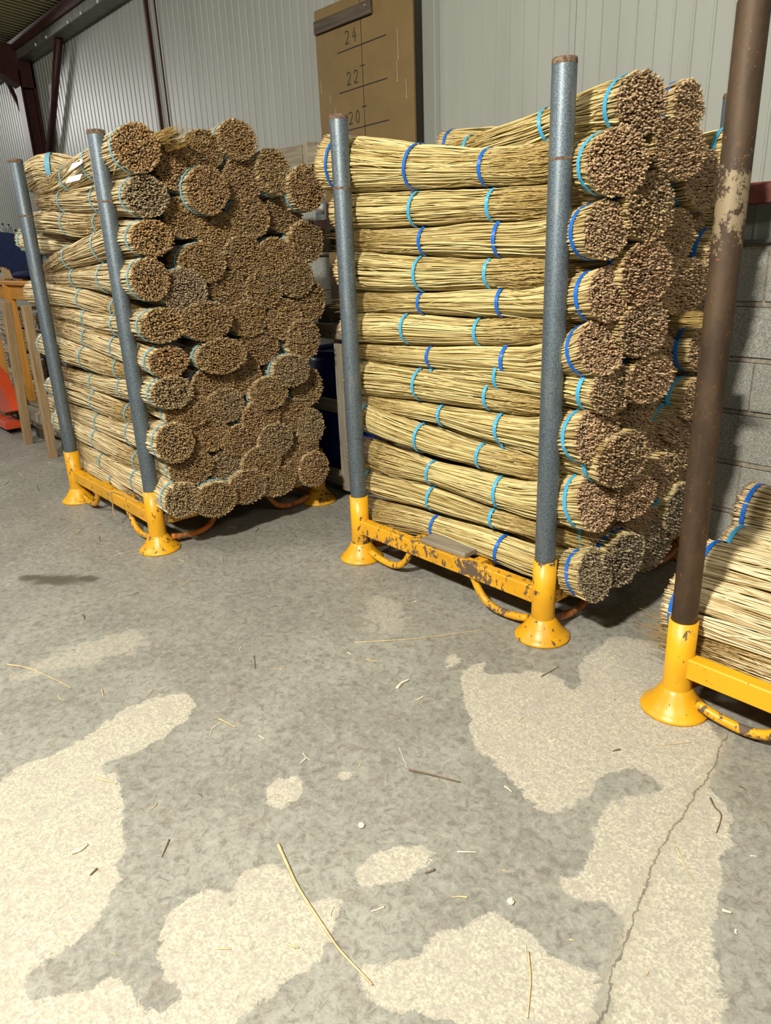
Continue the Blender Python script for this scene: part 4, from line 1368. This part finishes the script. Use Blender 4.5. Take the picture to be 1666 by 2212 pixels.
b0 = on_y((14, 527), 3.44)
bottle((b0[0], 3.44, 1.69), 1.05, 'clear plastic bottle with dark liquid standing on the wall rail', True)
b0 = on_y((25, 527), 3.44)
bottle((b0[0], 3.45, 1.69), 0.98, 'empty clear bottle beside the dark-filled one on the wall rail', False)
b0 = on_y((692, 470), 3.43)
bottle((b0[0], 3.43, 1.69), 0.7, 'small white-labelled bottle on the wall rail beside the hardboard', False)

# ------------------------------------------------------------------ far stillage: pallet, stakes, orange frame, bundles
pal = thing('wooden_pallet', 'pale wooden pallet carrying dark-butted straw bundles', 'pallet', (-7.9, 1.83, 0))
put('edge_board', span_me('edge_board', (0, 2.55), (0.0, 0.10), (0.155, 0.235), 0.004), M['wood_pallet'], pal)
put('edge_board', span_me('edge_board', (0, 2.55), (0.015, 0.10), (0.10, 0.15), 0.004), M['wood_grey'], pal)
for yy in (0.14, 0.34, 0.54, 0.74):
    put('deck_board', span_me('deck_board', (0, 2.55), (yy, yy+0.15), (0.20, 0.232), 0.004), M['wood_pallet'], pal)
put('edge_board', span_me('edge_board', (0, 2.55), (0.82, 0.92), (0.10, 0.20), 0.004), M['wood_grey'], pal)
for xx in (0.0, 0.95, 1.62, 2.4):
    for yy in (0.02, 0.82):
        put('block', span_me('block', (xx, xx+0.14), (yy, yy+0.09), (0, 0.10), 0.004), M['wood_dark'], pal)
# stencilled marks along the lower edge board
for i in range(16):
    x = 1.05+i*0.05+(0.12 if i > 7 else 0)
    put('stencil', span_me('stencil', (x, x+random.uniform(0.014, 0.034)), (0.0135, 0.0155), (0.113, 0.137), 0), M['pencil'], pal)

for (a, b, lab) in (((12, 651), (62, 959), 'square wooden stake standing by the red pallet truck'), ((56, 660), (115, 988), 'square wooden stake standing by the yellow foot of the rack')):
    f0 = on_floor(b); f0[1] -= 0.0
    t0 = on_y(a, f0[1])
    d = Vector(t0)-Vector(f0)
    me = box_me('wood_stake', 0.062, 0.062, d.length, 0.003, (0, 0, d.length/2))
    o = put('wood_stake', me, M['wood_stake'], None, f0, d.to_track_quat('Z', 'Y').to_euler())
    tag(o, lab, 'stake', 'stakes at the pallet')

fy = 2.02
fr = thing('timber_stand', 'orange-brown timber stand standing on the pallet', 'stand', (-7.6, fy, 0.232))


def fpart(name, x, y, z, mat='wood_orange'):
    return put(name, span_me(name, (x[0]+7.6, x[1]+7.6), (y[0]-fy, y[1]-fy), (z[0]-0.232, z[1]-0.232), 0.004), M[mat], fr)


ztop = float(on_y((40, 607), fy)[2])
lx = float(on_y((22, 632), fy)[0]); lx2 = lx-0.78
fpart('top_board', (-9.2, -6.1), (fy-0.04, fy+0.06), (ztop-0.035, ztop))
fpart('top_board', (-9.2, -6.1), (fy+0.26, fy+0.56), (ztop-0.03, ztop-0.002))
fpart('apron', (-9.1, -6.15), (fy-0.01, fy+0.03), (ztop-0.16, ztop-0.036))
fpart('leg', (lx-0.03, lx+0.03), (fy-0.05, fy+0.03), (0.232, ztop-0.036), 'wood_orange_v')
fpart('leg', (lx2-0.03, lx2+0.03), (fy-0.05, fy+0.03), (0.232, ztop-0.036), 'wood_orange_v')
fpart('leg', (-6.25, -6.15), (fy+0.45, fy+0.55), (0.232, ztop-0.036), 'wood_orange_v')
fpart('leg', (lx2-0.06, lx2+0.05), (fy+0.45, fy+0.55), (0.232, ztop-0.036), 'wood_orange_v')

FARB = [((104, 690), 'topmost in the stand on the pallet'), ((100, 745), 'second down in the stand on the pallet'),
        ((106, 800), 'third down in the stand on the pallet'), ((112, 852), 'lowest in the stand on the pallet')]
for i, (px, lab) in enumerate(FARB):
    c = on_y(px, 2.21)
    r = copy_bundle((c[0], 2.23, c[2]), 0.135, 0.125, 0.0, 0.0, 1.0*i, 'strap_blue', 0.012, 'straw_pale', (0.10, 0.06, 0.03), i, 0.95)
    tag(r, 'dark-butted straw bundle, '+lab, 'bundle', 'bundles on the pallet')
# bundles seen from the side beyond the legs
for i, (px, lab) in enumerate((((8, 712), 'upper'), ((14, 770), 'middle'), ((24, 818), 'lower'))):
    c = on_y(px, 2.14)
    r = copy_bundle((c[0]+0.25, 2.22, c[2]), 0.12, 0.12, 0.0, 0.05, 2.0*i, 'strap_blue', 0.012, 'straw_pale', (0.3, 0.2, 0.1), (i+3) % 6, 0.8)
    tag(r, 'pale straw bundle behind the orange legs, %s of three' % lab, 'bundle', 'bundles on the pallet')
# two short bundles at the pallet's end
for i, (px, lab, rr_) in enumerate((((121, 878), 'upper straw bundle at the pallet end, thin blue tie', 0.10), ((126, 915), 'squashed straw bundle lying on the pallet boards', 0.085))):
    c = on_y(px, 1.95)
    b = lay_bundle([(c[0]-0.09, 1.93, c[2]), (c[0]+0.2, 1.93, c[2]), (c[0]+0.6, 1.93, c[2]), (c[0]+0.85, 1.93, c[2])], [rr_, rr_*0.95, rr_*0.85, rr_*0.7],
                   [0.09, 0.5], 'strap_pale', 0.011, 'straw_pale', jit(BROWN), 700+i)
    tag(b, lab, 'bundle', 'bundles on the pallet')

# chair set on the frame
cb = on_y((36, 572), 2.3)
ch = thing('office_chair', 'navy fabric office chair set on the orange stand', 'chair', (cb[0], 2.30, ztop+0.012))


def pad(name, rx, rz, t, loc, rot, parent, mat):
    bm = bmesh.new()
    bmesh.ops.create_uvsphere(bm, u_segments=28, v_segments=14, radius=1)
    for v in bm.verts:
        x, y, z = v.co
        # superellipse outline: flat cushion with rounded corners
        f = 1.0
        v.co = Vector((math.copysign(abs(x)**0.7, x)*rx, math.copysign(abs(y)**0.6, y)*t, math.copysign(abs(z)**0.7, z)*rz))
    me = bpy.data.meshes.new(name); bm.to_mesh(me); bm.free()
    for p in me.polygons:
        p.use_smooth = True
    return put(name, me, M[mat], parent, loc, rot)


pad('backrest', 0.26, 0.21, 0.045, (0.05, 0, 0.19), (0.1, 0.30, 0.75), ch, 'navy')
pad('seat', 0.27, 0.035, 0.25, (0.42, 0.1, 0.03), (0, 0, 0), ch, 'navy')
put('back_bar', tube_me('back_bar', [(0.12, 0.03, 0.03), (0.14, 0.06, 0.12), (0.10, 0.05, 0.2)], 0.02, 8, 10), M['black'], ch)
for (a, b, lab) in (((0, 500), (12, 560), 'thin black rod leaning on the chair back'), ((33, 496), (46, 562), 'thin black rod standing behind the chair back')):
    p0 = on_y(b, 2.5); p1 = on_y(a, 2.5)
    d = p1-p0
    p0 = p0-d/d[2]*(p0[2]-(ztop-0.002))
    o = put('metal_rod', tube_me('metal_rod', [p0, p1], 0.012, 8), M['black'])
    tag(o, lab, 'rod', 'black rods by the chair')
# short wooden offcuts on the frame
for i, (a, b) in enumerate((((4, 578), (14, 607)), ((10, 580), (20, 607)), ((16, 584), (25, 606)))):
    p0 = on_y(b, fy+0.02); p1 = on_y(a, fy+0.02)
    p0[2] = ztop+0.012
    d = Vector(p1)-Vector(p0)
    o = put('wood_stick', box_me('wood_stick', 0.03, 0.024, d.length, 0.002, (0, 0, d.length/2)), M['wood_stake'], None, p0, d.to_track_quat('Z', 'Y').to_euler())
    tag(o, 'short wooden stick leaning on the orange stand top', 'stick', 'sticks on the stand')

# red pallet truck
pt = thing('pallet_truck', 'red pallet truck parked beside the wooden stake', 'pallet truck', (-7.62, 1.74, 0))
d0 = np.array([-7.62, 1.74, 0])
J = {k: on_y(p, 1.74)-d0 for k, p in dict(tl=(-14, 790), tr=(2, 806), bl=(14, 893), br=(42, 886)).items()}
bm = bmesh.new()
quad = [J['tl'], J['tr'], J['br'], J['bl']]
va = [bm.verts.new((p[0], -0.05, max(0.1, p[2]))) for p in quad]; vb = [bm.verts.new((p[0], 0.05, max(0.1, p[2]))) for p in quad]
bm.faces.new(va); bm.faces.new(vb[::-1])
for i in range(4):
    j = (i+1) % 4
    bm.faces.new((va[j], va[i], vb[i], vb[j]))
bmesh.ops.recalc_face_normals(bm, faces=bm.faces[:])
bmesh.ops.bevel(bm, geom=bm.edges[:], offset=0.006, segments=2, affect='EDGES')
me = bpy.data.meshes.new('lift_arm'); bm.to_mesh(me); bm.free()
put('lift_arm', me, M['red'], pt)
put('base_frame', span_me('base_frame', (-0.02, 0.42), (-0.07, 0.07), (0.055, 0.125), 0.006), M['red'], pt)
put('base_frame', span_me('base_frame', (-0.5, 0.0), (-0.05, 0.05), (0.10, 0.20), 0.006), M['red'], pt)
put('pivot', lathe_me('pivot', [(0, -0.075), (0.028, -0.075), (0.030, -0.06), (0.030, 0.06), (0, 0.06)], 18), M['rust_rim'], pt, (0.33, 0, 0.20), (math.pi/2, 0, 0))
wh = lathe_me('wheel', [(0, -0.035), (0.07, -0.035), (0.09, -0.025), (0.09, 0.025), (0.07, 0.035), (0, 0.035)], 28)
put('wheel', wh, M['tyre'], pt, (-0.17, -0.06, 0.09), (math.pi/2, 0, 0))
put('wheel', lathe_me('wheel', [(0, -0.03), (0.035, -0.03), (0.04, -0.02), (0.04, 0.02), (0.035, 0.03), (0, 0.03)], 20), M['tyre'], pt, (0.26, 0.02, 0.04), (math.pi/2, 0, 0))
put('fork', span_me('fork', (-1.3, -0.3), (-0.06, 0.07), (0.06, 0.12), 0.006), M['red'], pt)

# ------------------------------------------------------------------ straw litter on the floor
M['litter'] = plain('dry_straw', (0.52, 0.41, 0.22), 0.7, 0, 0.2, 30)
M['litter_dark'] = plain('dark_twig', (0.14, 0.095, 0.055), 0.8, 0, 0.3, 30)
M['litter_pale'] = plain('pale_husk', (0.66, 0.60, 0.45), 0.7, 0, 0.15, 30)


def litter(pxs, r, mat, label, name='straw_scrap', group=None):
    pts = [on_floor(p) for p in pxs]
    pts = np.array(pts); pts[:, 2] = r*0.9
    n = max(6, 5*len(pts))
    rad = np.linspace(1.15, 0.6, n)*r
    o = put(name, tube_me(name, pts, rad, 6, n), M[mat])
    tag(o, label, 'straw', group)


litter([(601, 1826), (620, 1868), (645, 1920), (700, 2005), (735, 2055), (805, 2130)], 0.0042, 'litter', 'long straight straw stalk lying across the grey and bare patches')
litter([(766, 1389), (900, 1380), (1048, 1361)], 0.0022, 'litter', 'thin straw stalk lying in front of the middle rack')
litter([(884, 1665), (930, 1675), (994, 1691)], 0.0032, 'litter_dark', 'brown twig on the grey floor by the bare patch edge')
litter([(13, 1436), (60, 1444), (110, 1465), (153, 1487)], 0.003, 'litter', 'bent straw stalk across the faint worn streak')
litter([(473, 1554), (490, 1562), (508, 1572)], 0.003, 'litter', 'short golden straw piece crossing a thinner one')
litter([(478, 1560), (460, 1573), (454, 1590)], 0.0016, 'litter_pale', 'thin straw strand under the golden straw piece')
litter([(1141, 2058), (1146, 2120), (1140, 2200)], 0.0026, 'litter', 'golden straw stalk on the bare patch near the crack')
litter([(1135, 2040), (1139, 2075)], 0.0014, 'litter_pale', 'fine straw strand beside the golden stalk')
litter([(858, 1489), (868, 1478), (884, 1470)], 0.0055, 'litter_pale', 'curled pale husk on the grey floor')
litter([(1170, 1462), (1190, 1451), (1207, 1441)], 0.0022, 'litter_dark', 'dark twig on the tongue of grey paint')
litter([(1560, 1968), (1580, 1974)], 0.004, 'litter_pale', 'pale straw chip at the edge of the right-hand paint')
litter([(1535, 1725), (1545, 1745), (1558, 1760), (1555, 1780), (1548, 1800)], 0.0022, 'litter_dark', 'curly dark root strand by the crack')
litter([(210, 1878), (195, 1892), (188, 1848)][:2], 0.003, 'litter_dark', 'thin dark twig on the wide bare patch')
litter([(155, 1845), (175, 1838), (190, 1826)], 0.0045, 'litter_pale', 'pale husk on the wide bare patch')
litter([(205, 1683), (230, 1688), (252, 1694)], 0.0026, 'litter', 'straw piece on the upper end of the wide bare patch')
litter([(862, 1615), (880, 1660)], 0.0012, 'litter_pale', 'fine strand near the brown twig')
litter([(988, 1841), (1030, 1842)], 0.0022, 'litter_pale', 'pale straw bit right of the oval bare spot')
litter([(1424, 1611), (1494, 1604)], 0.0018, 'litter', 'fine straw in front of the rusty rack foot')
litter([(1460, 1830), (1480, 1870), (1500, 1908)], 0.0016, 'litter', 'fine straw near the crack')
litter([(366, 1815), (350, 1852)], 0.0022, 'litter_dark', 'dark twig on the grey paint between bare lobes')
litter([(549, 1418), (552, 1445)], 0.0020, 'litter_dark', 'small dark straw bit in the middle of the aisle')
G2 = 'scattered straw bits on the floor'
gl = random.Random(5)
spots = [(175, 1145), (265, 1195), (250, 1190), (385, 1210), (400, 1195), (510, 1140), (560, 1142), (640, 1130), (655, 1162), (480, 1205),
         (600, 1310), (715, 1380), (750, 1410), (790, 1425), (610, 1445), (440, 1420), (330, 1490), (520, 1400), (220, 1490), (125, 1502),
         (300, 1280), (180, 1330), (410, 1255), (900, 1300), (905, 1510), (915, 1505), (660, 1640), (655, 1628), (560, 1590), (780, 1650),
         (340, 1735), (430, 1715), (255, 1745), (470, 2050), (620, 2040), (240, 2060), (150, 1980), (90, 2160), (720, 1960), (830, 1960),
         (1085, 1880), (1270, 1690), (1340, 1620), (1200, 1600), (1090, 1700), (1600, 1700), (1620, 1850), (1590, 2010), (1400, 2100), (1230, 2030),
         (40, 1020), (20, 1040), (80, 1050), (15, 1000), (110, 1000), (215, 1160), (60, 1120), (130, 1120), (1010, 1940), (940, 1880), (1330, 1510), (1130, 1550)]
for (px, py) in spots:
    L_ = gl.uniform(8, 26)*(0.6+py/2600); a = gl.uniform(0, 3.14)
    q = (px+math.cos(a)*L_, py+math.sin(a)*L_*0.55)
    mid = ((px+q[0])/2+gl.uniform(-2, 2), (py+q[1])/2+gl.uniform(-2, 2))
    litter([(px, py), mid, q], gl.uniform(0.0012, 0.0028), gl.choice(['litter', 'litter', 'litter_pale', 'litter_dark']),
           'short straw scrap lying on the concrete floor', group=G2)
for (p, lab) in (((781, 1786), 'small pale pebble on the grey floor'), ((1103, 1950), 'tiny dark pebble by the bare patch')):
    c = on_floor(p)
    bm = bmesh.new(); bmesh.ops.create_icosphere(bm, subdivisions=2, radius=0.009)
    for v in bm.verts:
        v.co *= 1+random.uniform(-0.18, 0.18); v.co.z *= 0.75
    me = bpy.data.meshes.new('pebble'); bm.to_mesh(me); bm.free()
    o = put('pebble', me, M['litter_pale'], None, (c[0], c[1], 0.0055)); tag(o, lab, 'pebble')
